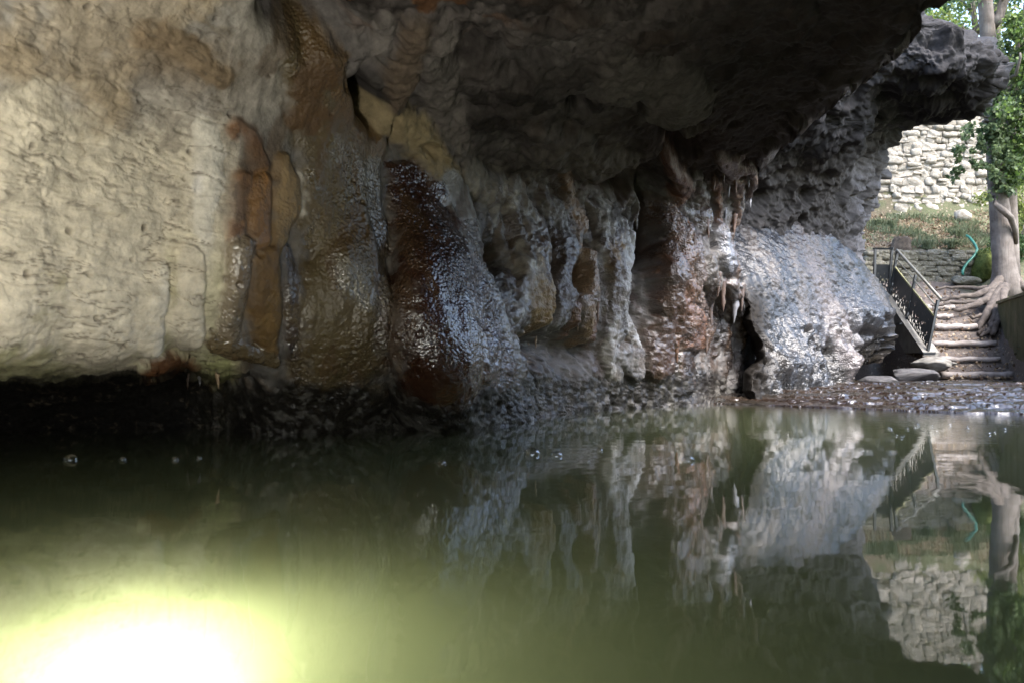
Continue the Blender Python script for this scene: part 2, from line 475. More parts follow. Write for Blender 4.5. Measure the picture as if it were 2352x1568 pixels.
# --- broad colour zones first
def zone(mask, c, w=None):
    global col, wet
    m = np.clip(mask, 0, 1)
    col = col * (1 - m[:, None]) + np.array(c) * m[:, None]
    if w is not None: wet = wet * (1 - m) + w * m
n_big = fbm(BASE * 1.3, 5, .6, 5)
n_mid = fbm(BASE * 4.0, 5, .6, 6)
n_flat = fbm(BASE * np.array([1.6, 1.6, 6.0]), 5, .6, 7)     # laid in level flakes
n_vert = fbm(BASE * np.array([6., 6., .9]), 4, .55, 8)         # hung in upright folds
seam = np.interp(wx, [-800, 560, 640, 760, 850, 1040, 1300, 1480, 1740, 2600], [-400, -60, 60, 110, 290, 395, 410, 440, 400, 300])
roof = sstep(18, -18, wy - seam)
left = sstep(560, 500, wx) * (1 - roof)
upleft = sstep(760, 640, wx) * sstep(340, 220, wy) * (1 - roof)
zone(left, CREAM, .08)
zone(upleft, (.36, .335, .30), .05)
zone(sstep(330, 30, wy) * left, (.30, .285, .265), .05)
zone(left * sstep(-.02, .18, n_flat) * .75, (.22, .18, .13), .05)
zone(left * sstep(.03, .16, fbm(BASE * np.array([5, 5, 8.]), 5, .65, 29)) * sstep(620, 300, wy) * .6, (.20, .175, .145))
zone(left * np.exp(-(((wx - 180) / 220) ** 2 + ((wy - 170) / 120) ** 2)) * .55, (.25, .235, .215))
zone(left * sstep(.0, .22, n_big) * .4, (.42, .32, .19))
zone(left * sstep(450, 760, wy) * (0.6 + 1.4 * n_big), (.34, .345, .17))
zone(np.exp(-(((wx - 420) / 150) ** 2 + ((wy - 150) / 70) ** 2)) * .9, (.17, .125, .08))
zone(np.exp(-(((wx - 470) / 22) ** 2 + ((wy - 430) / 150) ** 2)) * .9, (.62, .60, .58))
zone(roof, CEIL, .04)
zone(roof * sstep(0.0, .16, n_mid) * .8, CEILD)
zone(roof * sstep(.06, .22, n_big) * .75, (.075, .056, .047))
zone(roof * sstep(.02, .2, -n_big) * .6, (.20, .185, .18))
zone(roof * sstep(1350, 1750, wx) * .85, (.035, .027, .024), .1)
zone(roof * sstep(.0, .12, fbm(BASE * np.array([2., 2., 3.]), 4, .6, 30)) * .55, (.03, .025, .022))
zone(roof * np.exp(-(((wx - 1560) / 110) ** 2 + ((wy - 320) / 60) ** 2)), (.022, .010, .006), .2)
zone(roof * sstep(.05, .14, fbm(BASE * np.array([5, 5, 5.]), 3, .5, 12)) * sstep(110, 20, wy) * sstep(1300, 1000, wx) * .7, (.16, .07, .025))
# --- lobes
for pts, h, c, w, cs in L_:
    x0 = min(p[0] - p[2] for p in pts) - 40; x1 = max(p[0] + p[2] for p in pts) + 40
    y0 = min(p[1] - p[2] for p in pts) - 40; y1 = max(p[1] + p[2] for p in pts) + 40
    idx = np.nonzero((gwx > x0) & (gwx < x1) & (gwy > y0) & (gwy < y1))[0]
    if not len(idx): continue
    qx, qy = gwx[idx], gwy[idx]
    best = np.full(len(idx), 9.0); br = np.full(len(idx), 1.0)
    segs = list(zip(pts[:-1], pts[1:])) if len(pts) > 1 else [(pts[0], pts[0])]
    for a, b2 in segs:
        ax, ay, ar = a; bx, by, brr = b2
        dx, dy = bx - ax, by - ay
        tt = np.clip(((qx - ax) * dx + (qy - ay) * dy) / (dx * dx + dy * dy + 1e-6), 0, 1)
        rr = ar + (brr - ar) * tt
        dd = np.hypot(qx - ax - dx * tt, qy - ay - dy * tt) / rr
        s = dd < best
        best[s] = dd[s]; br[s] = rr[s]
    rm = br * D[idx] / F
    big = isinstance(h, tuple) or max(p[2] for p in pts) >= 110
    ex_ = h[1] if isinstance(h, tuple) else (1.6 if big else .5)
    h = h[0] if isinstance(h, tuple) else h
    dome = (h if big else h * 1.2) * rm * (np.clip(1 - best ** 2, 0, 1) ** ex_)
    cur = bump[idx]
    k = .03
    dome = np.where(best < 1.0, dome, -1.0)
    dome = np.where(dome < k, dome - (k - dome) , dome)
    hh = np.clip(.5 + .5 * (dome - cur) / k, 0, 1)
    bump[idx] = np.where(best < 1.0, cur * (1 - hh) + dome * hh + k * hh * (1 - hh), cur + .25 * 0)
    best = best + .55 * warp2[idx, 0] + .35 * warp3[idx]
    m = sstep(1.25, .6, best) * cs
    if c is ORANGE: m = sstep(1.4, .2, best) * (.55 + 1.2 * np.clip(n_mid[idx] + .15, 0, .35))
    if c is not None: col[idx] = col[idx] * (1 - m[:, None]) + np.array(c) * m[:, None]
    if w is not None: wet[idx] = wet[idx] * (1 - m) + w * m
for (hx, hy), ra, rb, dep in holes:
    e = ((gwx - hx) / ra) ** 2 + ((gwy - hy) / rb) ** 2
    bump -= dep * np.exp(-e * 1.2)
# dark wet crust along the water line
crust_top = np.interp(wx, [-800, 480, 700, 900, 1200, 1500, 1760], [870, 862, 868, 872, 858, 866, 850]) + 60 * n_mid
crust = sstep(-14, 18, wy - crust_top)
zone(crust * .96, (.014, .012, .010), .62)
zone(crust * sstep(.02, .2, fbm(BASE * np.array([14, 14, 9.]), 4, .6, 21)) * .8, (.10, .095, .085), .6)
zone(np.clip(sstep(0, 18, fy - und_edge) * sstep(560, 420, fx), 0, 1), (.01, .009, .008), .3)  # shade in the undercut foot of the pale wall, painted near black
# iron stain and vertical streaks on the flow zone
flow = (1 - roof) * sstep(480, 560, wx) * (1 - crust)
zone(flow * sstep(.08, .22, n_vert) * .5, (.10, .06, .03))
zone(flow * sstep(1040, 1100, wx) * sstep(.05, .2, n_mid) * .6, (.06, .05, .045))
zone(left * sstep(.035, .0, np.abs(fbm((BASE + .12 * warp[:, :1]) * np.array([2.6, 2.6, 12.]), 4, .6, 19))) * sstep(-.08, .06, n_mid) * .75, (.12, .10, .075))
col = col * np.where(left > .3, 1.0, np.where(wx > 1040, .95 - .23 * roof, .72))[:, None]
# thin white calcite rims and dark pinholes
pits = worley(BASE * 7.0, 1)
w2 = worley(BASE * np.array([2.6, 2.6, 3.4]), 2)
pinhole = sstep(.20, .08, pits) * sstep(.0, .12, n_mid)
zone(pinhole * (left + roof) * .7, (.03, .025, .02))
film = sstep(-.10, .12, fbm(BASE * np.array([3.2, 3.2, 1.2]), 4, .6, 23))
wet = np.maximum(wet, .62 * (1 - roof) * sstep(1040, 1120, wx) * sstep(-.12, .05, fbm(BASE * 1.7, 3, .5, 28)))
bead_m = np.clip(wet * (.52 + .58 * film) - .06, 0, 1)
# --- relief
Q = BASE + Nrm * bump[:, None]
n_vert = fbm(Q * np.array([6., 6., .9]), 4, .55, 8)
n_mid = fbm(Q * 4.0, 5, .6, 6)
amp = .10 * n_big * (.5 + roof) + .055 * n_mid * (roof + .7 * sstep(1040, 1100, wx) * (1 - roof) + .25)
flk = np.abs(fbm((BASE + .12 * warp[:, :1]) * np.array([2.6, 2.6, 12.]), 4, .6, 19))
amp += left * (.05 * n_flat + .015 * n_mid + .11 * (np.clip(flk, 0, .12) - .08)) * sstep(900, 600, wy)
amp += (1 - roof) * sstep(480, 560, wx) * .04 * n_vert
amp -= roof * .10 * sstep(.42, .1, w2) + roof * .05 * sstep(.35, .05, pits)
amp -= pinhole * .03
ridge = np.abs(fbm(Q * 3.1, 4, .55, 17))
amp += roof * .10 * (0.12 - ridge) + sstep(1040, 1100, wx) * (1 - roof) * .04 * (.12 - ridge)
beads = fbm(Q * np.array([34., 34., 24.]), 3, .6, 9)
amp += bead_m * .016 * beads
rough = fbm(Q * 16., 3, .65, 10)
amp += (.026 * roof + .012 * (1 - roof) + .020 * crust + .035 * sstep(1040, 1100, wx) * (1 - roof)) * rough
fold_a = fbm((Q + .10 * warp[:, :1]) * np.array([8., 8., 1.0]), 4, .55, 24)
amp += (1 - roof) * sstep(1050, 1110, wx) * (.13 * fold_a + .05 * (.1 - np.abs(fold_a))) * (1 - .65 * np.clip(bump / .10, 0, 1))
fold_b = fbm((Q + .05 * warp[:, 1:2]) * np.array([19., 19., 2.2]), 3, .6, 26)
amp += (1 - roof) * sstep(1050, 1110, wx) * (.055 * fold_b + .030 * (.1 - np.abs(fold_b)))
zone_m = (1 - roof) * sstep(1050, 1110, wx) * (1 - crust)
zone(zone_m * sstep(.02, .14, fbm(BASE * np.array([5, 5, .8]), 4, .6, 25)) * .75, (.045, .026, .016), .8)
far_edge = np.clip(edge / 60., 0, 1)
curl = .5 * (1 - np.sqrt(np.clip(1 - (1 - far_edge) ** 2, 0, 1)))
P = BASE + Nrm * (bump + amp)[:, None]
P[:, 1] += curl * (D / 8)
fine = np.clip(.9 - .75 * wet, .15, 1)
bdm = bead_m.reshape(nR, nC)
P = P.reshape(nR, nC, 3)
colg, wetg, fineg = col.reshape(nR, nC, 3), wet.reshape(nR, nC), fine.reshape(nR, nC)
SURF_A = P.copy(); PXG, PYG = PX, PY
def surf(px, py):                    # point of the finished wall seen at a reference pixel
    r = int(np.clip((py + 300) / STEP, 0, nR - 1))
    c = int(np.clip(np.searchsorted(PX[r], px), 0, nC - 1))
    return SURF_A[r, c]
# --- the rock goes on outside the picture: past the lip, down under water, behind the viewer
def ext_cols(P, offs_fn, n, side):
    out = []
    for k in range(1, n + 1):
        out.append(offs_fn(k / n, P[:, -1] if side > 0 else P[:, 0]))
    out = np.stack(out, 1)
    return np.concatenate([P, out], 1) if side > 0 else np.concatenate([out[:, ::-1], P], 1)
zrow = rows[:, None]
def past_lip(t, E):
    jag = .25 * fbm(E * 1.7 + t * 5, 3, .5, 31)
    up = np.clip((480 - rows) / 120, 0, 1)
    q = E.copy()
    q[:, 2] += up * 3.2 * t
    q[:, 1] += 1.8 * t + .6 * jag * t
    q[:, 0] += (q[:, 0] / q[:, 1]) * 0 + .55 * 1.8 * t * (E[:, 0] / E[:, 1]) + .1 * up * t * jag
    return q
def behind_left(t, E):
    q = E.copy()
    q[:, 1] = E[:, 1] * (1 - t) + (-7) * t
    q[:, 0] = E[:, 0] - .6 * math.sin(t * 3.1) + .5 * fbm(q * .6, 4, .5, 33)
    return q
P = ext_cols(P, past_lip, 14, 1)
P = ext_cols(P, behind_left, 40, -1)
def epad(a, l, r): return np.concatenate([np.repeat(a[:, :1], l, 1), a, np.repeat(a[:, -1:], r, 1)], 1)
colg, wetg, fineg, bdm = epad(colg, 40, 14), epad(wetg, 40, 14), epad(fineg, 40, 14), epad(bdm, 40, 14)
def mpad(a, t, b): return np.concatenate([np.repeat(a[:1], t, 0), a, np.repeat(a[-1:], b, 0)], 0)
top = []
E0 = P[0]
for k in range(1, 41):
    t = k / 40
    q = E0.copy()
    q[:, 1] = E0[:, 1] * (1 - t) + (-7.0) * t
    q[:, 0] = E0[:, 0] + .2 * t
    q[:, 2] = E0[:, 2] + .35 * math.sin(3 * t) + .4 * fbm(q * .8, 4, .5, 35)
    top.append(q)
bot = []
E1 = P[-1]
for k in range(1, 9):
    q = E1.copy(); q[:, 2] = E1[:, 2] - .25 * k * .8
    q += .08 * np.stack([fbm(q * 3, 3, .5, 36)] * 3, 1)
    bot.append(q)
P = np.concatenate([np.stack(top[::-1]), P, np.stack(bot)], 0)
colg, wetg, fineg, bdm = mpad(colg, 40, 8), mpad(wetg, 40, 8), mpad(fineg, 40, 8), mpad(bdm, 40, 8)
R2, C2 = P.shape[:2]
# --- which named formation each face belongs to
lab = np.zeros((nR, nC), np.int32)
WX, WY = wx.reshape(nR, nC), wy.reshape(nR, nC)
def inpoly(x, y, poly):
    r = np.zeros(x.shape, bool)
    j = len(poly) - 1
    for i in range(len(poly)):
        xi, yi = poly[i]; xj, yj = poly[j]
        r ^= ((yi > y) != (yj > y)) & (x < (xj - xi) * (y - yi) / (yj - yi + 1e-9) + xi)
        j = i
    return r
forms = [
 ('flowstone', [(512, 262), (575, 255), (620, 345), (690, 350), (705, 420), (695, 560), (640, 620), (580, 565), (508, 560)], 'rust orange flowstone knobs below a small arch, beside the pale wall'),
 ('flowstone', [(505, 560), (580, 565), (640, 620), (650, 820), (640, 850), (480, 840), (500, 700)], 'wet beige and brown twin columns under the rust orange knobs'),
 ('flowstone', [(650, 75), (760, 90), (860, 270), (895, 370), (905, 860), (655, 870), (650, 620), (700, 560), (700, 380)], 'tall olive brown flowstone sheet with glittering wet streaks'),
 ('flowstone', [(862, 262), (985, 262), (1055, 420), (1110, 600), (1160, 760), (1200, 880), (905, 885), (898, 400)], 'dark red brown flowstone cone with cream cap and glittering right flank'),
 ('flowstone', [(1060, 395), (1190, 400), (1270, 560), (1262, 775), (1180, 760), (1120, 640)], 'pale grey hanging flowstone hump tapering to a tan tip'),
 ('flowstone', [(1300, 390), (1345, 560), (1385, 640), (1385, 800), (1315, 800), (1290, 560)], 'narrow brown wet flowstone tongue with dripping fingers'),
 ('flowstone', [(1380, 455), (1450, 520), (1495, 600), (1480, 900), (1395, 900), (1400, 640)], 'whitish twin drapes reaching down to the dark water'),
 ('flowstone', [(1510, 355), (1625, 400), (1630, 690), (1635, 800), (1590, 900), (1495, 900), (1495, 480)], 'knobbly chocolate brown flowstone column with shiny bulges'),
]
for k, (nm, poly, lb) in enumerate(forms):
    lab[inpoly(WX, WY, poly)] = k + 2
lab[(lab == 0) & (roof.reshape(nR, nC) > .5)] = 1
full = np.zeros((R2, C2), np.int32)
full[40:40 + nR, 40:40 + nC] = lab
full[:40] = 1
full[40:40 + nR, 40 + nC:] = np.where(rows[:, None] < 470, 1, 0)
Fa = grid_faces(R2, C2)
flab = full[:-1, :-1].ravel()
V, CV, WV, FV, BV = P.reshape(-1, 3), colg.reshape(-1, 3), wetg.ravel(), fineg.ravel(), bdm.ravel()
def sub(name, sel):
    f = Fa[sel]
    ids, inv = np.unique(f, return_inverse=True)
    return link(name, mesh_np(name, V[ids], inv.reshape(f.shape), True, {'col': CV[ids], 'wet': WV[ids], 'fine': FV[ids], 'bead': BV[ids]}), ROCK)
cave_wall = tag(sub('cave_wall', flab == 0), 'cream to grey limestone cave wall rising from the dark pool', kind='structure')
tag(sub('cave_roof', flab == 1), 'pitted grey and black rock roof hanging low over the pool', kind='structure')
for k, (nm, poly, lb) in enumerate(forms):
    tag(sub(nm, flab == k + 2), lb, 'flowstone', 'flowstone formations on the cave wall')

# ------------------------------------------------------------------ second rock masses (same method, smaller)
def rock_mass(name, rows, xl_k, xr_k, ctrl, step, feat, jag=14, back=2.5, roll=60, jag_l=0., roll_l=0.):
    rows = np.asarray(rows, float)
    xL = np.interp(rows, *xl_k); xR = np.interp(rows, *xr_k)
    xR = xR + jag * fbm(np.stack([rows * .045, rows * 0 + 9, rows * 0], 1), 4, .6)
    xL = xL + jag_l * fbm(np.stack([rows * .016, rows * 0 + 4, rows * 0], 1), 3, .5)
    nc = int(max(xR - xL) / step)
    u = np.linspace(0, 1, nc)
    PX = xL[:, None] + (xR - xL)[:, None] * u
    PY = np.repeat(rows[:, None], nc, 1)
    fx, fy = PX.ravel(), PY.ravel()
    D = tps(ctrl, fx, fy)
    er = np.clip((xR[:, None] - PX) / roll, 0, 1).ravel()
    D = D + .9 * (1 - np.sqrt(np.clip(1 - (1 - er) ** 2, 0, 1)))
    if roll_l:
        el = np.clip((PX - xL[:, None]) / roll_l, 0, 1).ravel()
        D = D + 1.1 * (1 - np.sqrt(np.clip(1 - (1 - el) ** 2, 0, 1)))
    B = np.stack([(fx - CX) / F * D, D, CAM_Z + (HY - fy) / F * D], 1)
    Nn = grid_normals(B.reshape(len(rows), nc, 3)).reshape(-1, 3)
    Nn *= np.sign(-(Nn * (B - np.array([0, 0, CAM_Z]))).sum(1))[:, None]
    amp, col, wet, fine = feat(fx, fy, B, D, er)
    amp = amp * np.clip((PX - xL[:, None]).ravel() / 40, 0, 1)
    Q = (B + Nn * amp[:, None]).reshape(len(rows), nc, 3)
    ex = []
    for k in range(1, 13):
        t = k / 12
        q = Q[:, -1].copy()
        s = 1 + back * t / q[:, 1]
        q[:, 1] *= s
        q[:, 0] = q[:, 0] * s - .15 * t - .35 * t * t
        q[:, 2] = CAM_Z + (q[:, 2] - CAM_Z) * s
        q += .3 * t * np.stack([fbm(q * 1.5, 3, .5, 41)] * 3, 1) * np.array([0.3, 1, .2])
        ex.append(q)
    Q = np.concatenate([Q, np.stack(ex, 1)], 1)
    pad = lambda a: np.concatenate([a.reshape(len(rows), nc, -1), np.repeat(a.reshape(len(rows), nc, -1)[:, -1:], 12, 1)], 1)
    c, w, f = pad(col), pad(wet), pad(fine)
    me = mesh_np(name, Q.reshape(-1, 3), grid_faces(len(rows), nc + 12), True, {'col': c.reshape(-1, 3), 'wet': w.ravel(), 'fine': f.ravel(), 'bead': w.ravel() * .7})
    return link(name, me, ROCK)

def mixc(col, m, c):
    m = np.clip(m, 0, 1)[:, None]
    return col * (1 - m) + np.array(c) * m

def feat_over(fx, fy, B, D, er):
    nb = fbm(B * .7, 5, .6, 51); nm = fbm(B * 2.2, 5, .6, 52); nf = fbm(B * 8, 4, .65, 53)
    rid = np.abs(fbm(B * 1.6, 4, .55, 54)); w = worley(B * np.array([1.6, 1.6, 1.2]), 5)
    amp = .5 * nb + .34 * nm + .10 * nf + .35 * (.1 - rid) - .25 * sstep(.4, .1, w)
    col = np.empty((len(fx), 3)); col[:] = (.032, .031, .033)
    col = mixc(col, sstep(.0, .15, nm), (.02, .019, .02))
    col = mixc(col, sstep(.02, .2, -nb) * .7, (.06, .059, .063))
    sn = np.exp(-(((fx - 2170) / 150) ** 2 + ((fy - 235) / 75) ** 2))
    col = mixc(col, sn * 1.3, (.014, .013, .014))  # shade on the snout's underside put into the colour
    col = mixc(col, sstep(320, 420, fy) * sstep(2040, 1960, fx) * .7, (.07, .064, .06))
    col = mixc(col, sstep(1930, 1990, fx) * sstep(330, 400, fy) * .8, (.15, .145, .155))
    return amp, col, np.full(len(fx), .12), np.full(len(fx), .9)
ctrlB = [(2285, 150, 13.6), (2150, 70, 13.2), (2150, 160, 12.9), (2060, 160, 13.2), (2000, 250, 13.8), (2240, 260, 14.6), (2100, 285, 15.4), (2050, 340, 16.2), (1850, 400, 14.9),
         (1800, 480, 15.2), (1900, 480, 15.7), (2000, 480, 17.0), (1990, 600, 17.5), (1800, 640, 15.6), (1900, 600, 16.2), (1900, 320, 13.6), (1780, 400, 14.2), (2000, 0, 12.2), (2080, -150, 12.0), (1750, 300, 13.5), (1660, 450, 14.2)]
rows_b = np.arange(-160, 640, 2.2)
yk = [-160, 40, 56, 64, 84, 104, 128, 170, 205, 230, 262, 275, 283, 290, 305, 325, 345, 400, 445, 480, 540, 640]
xk = [2105, 2128, 2140, 2190, 2238, 2272, 2288, 2290, 2280, 2264, 2244, 2222, 2172, 2112, 2075, 2052, 2036, 2030, 2004, 1998, 1992, 1996]
ov = rock_mass('rock_overhang', rows_b, ([-160, 0, 200, 400, 640], [1980, 1960, 1760, 1640, 1620]), (yk, xk), ctrlB, 2.3, feat_over, jag=12, back=3.0, roll=46)
tag(ov, 'dark jagged rock snout jutting out in front of the ivy covered tree', 'rock overhang')

def feat_mound(fx, fy, B, D, er):
    nb = fbm(B * .9, 4, .55, 61); nv = fbm(B * np.array([3.0, 3.0, .8]), 4, .55, 62)
    nm = fbm(B * 3.2, 4, .6, 63); bead = fbm(B * np.array([15, 15, 13.]), 3, .6, 64); bead2 = fbm(B * np.array([24, 24, 20.]), 2, .5, 65)
    low = sstep(690, 800, fy)
    rip = fbm((B @ np.array(Matrix.Rotation(.5, 3, 'Y'))) * np.array([4., 6., 17.]), 3, .6, 67)
    amp = .15 * nb + .09 * nv * (.5 + 1.2 * low) + .035 * nm + .04 * bead + .06 * rip * (1 - .6 * low) + .022 * bead2
    wx = fx + 30 * nm; wy = fy + 30 * nb
    def pit(cx, cy, ra, rb, d):
        return d * np.exp(-(((wx - cx) / ra) ** 2 + ((wy - cy) / rb) ** 2))
    amp -= pit(2015, 845, 34, 46, 1.0) + pit(1990, 770, 24, 10, .22) + pit(1855, 755, 12, 8, .25) + pit(1900, 800, 14, 10, .25) + pit(2030, 730, 14, 9, .3)
    amp += pit(1990, 720, 70, 40, .25) + pit(1800, 840, 40, 30, .2) + pit(1960, 830, 26, 30, .25)
    fold = fbm(B * np.array([3.4, 3.4, .5]), 3, .5, 66)
    amp += low * .34 * fold - low * .12 * sstep(.0, .2, fbm(B * np.array([4.5, 4.5, 1.1]), 3, .5, 68))
    col = np.empty((len(fx), 3)); col[:] = (.03, .0325, .038)
    col = mixc(col, sstep(.02, .2, nv) * .6, (.09, .078, .07))
    col = mixc(col, np.exp(-((wx - 1870 - (wy - 600) * .35) / 30) ** 2) * .5, (.15, .12, .105))
    col = mixc(col, low * sstep(-.06, .12, nm) * .85, (.014, .013, .011))
    col = mixc(col, low * sstep(.02, -.12, fold) * .9, (.012, .011, .009))  # shade in the creases between folds, painted as dark colour
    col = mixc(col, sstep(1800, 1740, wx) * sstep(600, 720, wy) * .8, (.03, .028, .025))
    col = mixc(col, np.exp(-(((wx - 2015) / 40) ** 2 + ((wy - 850) / 46) ** 2)), (.07, .055, .035))
    wet = np.clip(.84 - .2 * sstep(520, 480, fy) + .1 * nb, 0, 1)
    col = mixc(col, sstep(1790, 1735, fx) * sstep(620, 720, fy), (.012, .010, .008))  # left rim painted near black, carrying on the shade of the recess
    wet = np.clip(wet + .25 * low, 0, 1)
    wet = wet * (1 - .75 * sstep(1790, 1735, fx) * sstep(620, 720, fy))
    return amp, col, wet, np.full(len(fx), .35)
ctrlM = [(1700, 490, 15.0), (1880, 520, 16.0), (2000, 620, 16.6), (2052, 740, 16.6), (1760, 620, 13.9), (1900, 700, 15.0), (1765, 780, 13.0), (1760, 930, 12.2), (1900, 900, 14.0), (1990, 880, 15.2), (2045, 860, 16.2), (2000, 950, 15.2)]
rows_m = np.arange(478, 960, 1.9)
mo = rock_mass('flowstone_mound', rows_m, ([478, 500, 560, 630, 700, 770, 960], [1690, 1660, 1650, 1660, 1715, 1722, 1712]),
               ([478, 490, 500, 516, 536, 560, 600, 640, 690, 740, 800, 830, 850, 862, 885, 960], [1752, 1790, 1835, 1880, 1915, 1935, 1985, 2018, 2040, 2052, 2054, 2050, 2040, 2028, 2010, 2005]), ctrlM, 1.9, feat_mound, jag=10, back=2.6, roll=40, jag_l=46., roll_l=36.)
FILM = ROCK.copy(); FILM.name = 'mound_rock'
for n in FILM.node_tree.nodes:
    if n.type == 'MAP_RANGE' and abs(n.inputs[4].default_value - 1.0) < 1e-4 and abs(n.inputs[3].default_value - .12) < 1e-4: n.inputs[4].default_value = .68
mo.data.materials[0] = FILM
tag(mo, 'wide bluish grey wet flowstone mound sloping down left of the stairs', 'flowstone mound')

# unseen rock added right of the viewer, blocks side light; meets the roof
ny, nz = 150, 110
yy = np.linspace(-7.5, 6.9, ny)
tt = np.linspace(0, 1, nz)
TT, YY = np.meshgrid(tt, yy)
fw = sstep(3.2, 4.9, YY)
xb = 6.3 + .2 * np.sin(YY * .9) + 2.0 * sstep(5.9, 6.9, YY)
ang = np.clip((TT - .30) / .7, 0, 1)
X = xb - 3.9 * (1 - np.cos(ang * math.pi / 2)) * (1 - fw) + .5 * ang * fw
Z = np.where(TT < .30, -1.0 + TT / .30 * 2.2, 1.2 + (1.95 + 1.5 * fw) * np.sin(ang * math.pi / 2))
S3 = np.stack([X, YY, Z], -1)
n3 = grid_normals(S3)
S3 = S3 + n3 * (.5 * fbm(S3.reshape(-1, 3) * .8, 5, .6, 45).reshape(ny, nz, 1) + .12 * fbm(S3.reshape(-1, 3) * 3, 4, .6, 46).reshape(ny, nz, 1))
cs_ = np.empty((ny * nz, 3)); cs_[:] = (.10, .09, .08)
tag(link('side_light_block', mesh_np('side_light_block', S3.reshape(-1, 3), grid_faces(ny, nz), True, {'col': cs_, 'wet': np.full(ny * nz, .1), 'fine': np.full(ny * nz, .9)}), ROCK), 'unseen dark rock added right of the viewer to block side light', kind='structure')

# ------------------------------------------------------------------ stalactites: pieces of the wall
def lathe(name, prof, n=9, wob=.12, bend=0.0):
    mb = MB()
    pts = [(bend * (i / len(prof)) ** 2, 0, -z) for i, (z, r) in enumerate(prof)]
    mb.tube(pts, [r for z, r in prof], n=n, wob=wob)
    return mb.mesh(name, True)
drip_me = []
for k in range(5):
    p = [(0, .5), (.1, .42 + .08 * random.random()), (.25, .34), (.4, .34 + .1 * random.random()), (.55, .24), (.7, .2 + .08 * random.random()), (.85, .11), (.95, .05), (1.0, .012)]
    me = lathe('stalactite', [(z, r * .3) for z, r in p], wob=.16, bend=.05 * random.uniform(-1, 1))
    drip_me.append(me)
def rock_simple(name, a, b, rough, spec=.7):
    return simple(name, [(.3, a), (.7, b)], 5, rough, .5, .02, spec=spec)
for k, (me, m) in enumerate(zip(drip_me, [rock_simple('stalactite_brown', (.06, .03, .015), (.16, .08, .04), .3), rock_simple('stalactite_tan', (.2, .12, .06), (.32, .24, .15), .4),
                            rock_simple('stalactite_grey', (.16, .15, .14), (.32, .31, .3), .45), rock_simple('stalactite_umber', (.04, .025, .02), (.12, .08, .06), .3), rock_simple('stalactite_slate', (.12, .12, .13), (.3, .3, .32), .4)])):
    me.materials.append(m)
spots = [(1640, 400, 90, 0), (1655, 380, 60, 3), (1672, 420, 70, 4), (1690, 400, 110, 0), (1705, 430, 80, 3), (1720, 400, 60, 4), (1735, 430, 50, 4), (1618, 470, 60, 2), (1605, 520, 80, 0), (1680, 500, 90, 0), (1700, 540, 70, 3),
         (1662, 480, 60, 4), (1345, 720, 70, 1), (1358, 700, 95, 0), (1372, 720, 60, 0), (1330, 740, 50, 1), (1312, 730, 44, 2), (1238, 700, 75, 1), (1210, 690, 60, 2), (1302, 810, 60, 1), (1250, 800, 50, 2), (1275, 780, 60, 1),
         (1412, 800, 90, 2), (1450, 780, 70, 2), (1428, 760, 60, 2), (1565, 560, 60, 0), (1580, 640, 60, 0), (1600, 660, 70, 3), (1540, 800, 80, 0), (1590, 780, 90, 3), (1640, 640, 110, 3), (1660, 660, 140, 3), (1684, 680, 130, 4),
         (1706, 660, 120, 3), (1732, 700, 130, 4), (1620, 700, 110, 3), (430, 850, 70, 3), (455, 862, 60, 4), (496, 850, 90, 1), (380, 856, 40, 0), (318, 850, 36, 0), (360, 850, 44, 3),
         (1090, 560, 50, 2), (1112, 570, 60, 2), (1140, 540, 50, 2), (1470, 500, 70, 2), (1440, 480, 50, 2)]
for px, py, ln, k in spots:
    s = surf(px, py)
    Lm = .55 * ln * s[1] / F
    o = link('stalactite', drip_me[k], None, cave_wall)
    o.location = s + np.array([0, .02, .22 * Lm])
    w_ = Lm * random.uniform(.6, 1.1)
    o.scale = (w_, w_, Lm)
    o.rotation_euler = (random.uniform(-.08, .08), random.uniform(-.08, .08), random.uniform(0, 6.3))

# ------------------------------------------------------------------ pool bed, water, lamp
def bed_z(x, y):
    edge_y = 3.75 + .25 * np.sin(x * 2.3) + .12 * np.sin(x * 6.1)
    shelf = sstep(.35, -.05, y - edge_y) * sstep(-.2, -1.5, x) * sstep(-4.2, -3.2, x)
    return -1.6 + 1.17 * shelf

gx, gy = np.meshgrid(np.linspace(-8, 16, 360), np.linspace(-8, 20, 420))
q = np.stack([gx.ravel(), gy.ravel(), gx.ravel() * 0], 1)
q[:, 2] = bed_z(q[:, 0], q[:, 1]) + .16 * fbm(q * 1.2, 4, .55, 71) + .05 * fbm(q * 4, 3, .5, 72)
SAND = simple('pool_sand', [(.3, (.07, .07, .05)), (.7, (.14, .14, .11))], 2.0, .9, .5, .03)
bed = link('pool_bed', mesh_np('pool_bed', q, grid_faces(420, 360)), SAND)
tag(bed, 'pale sandy bed under the green water', kind='structure')

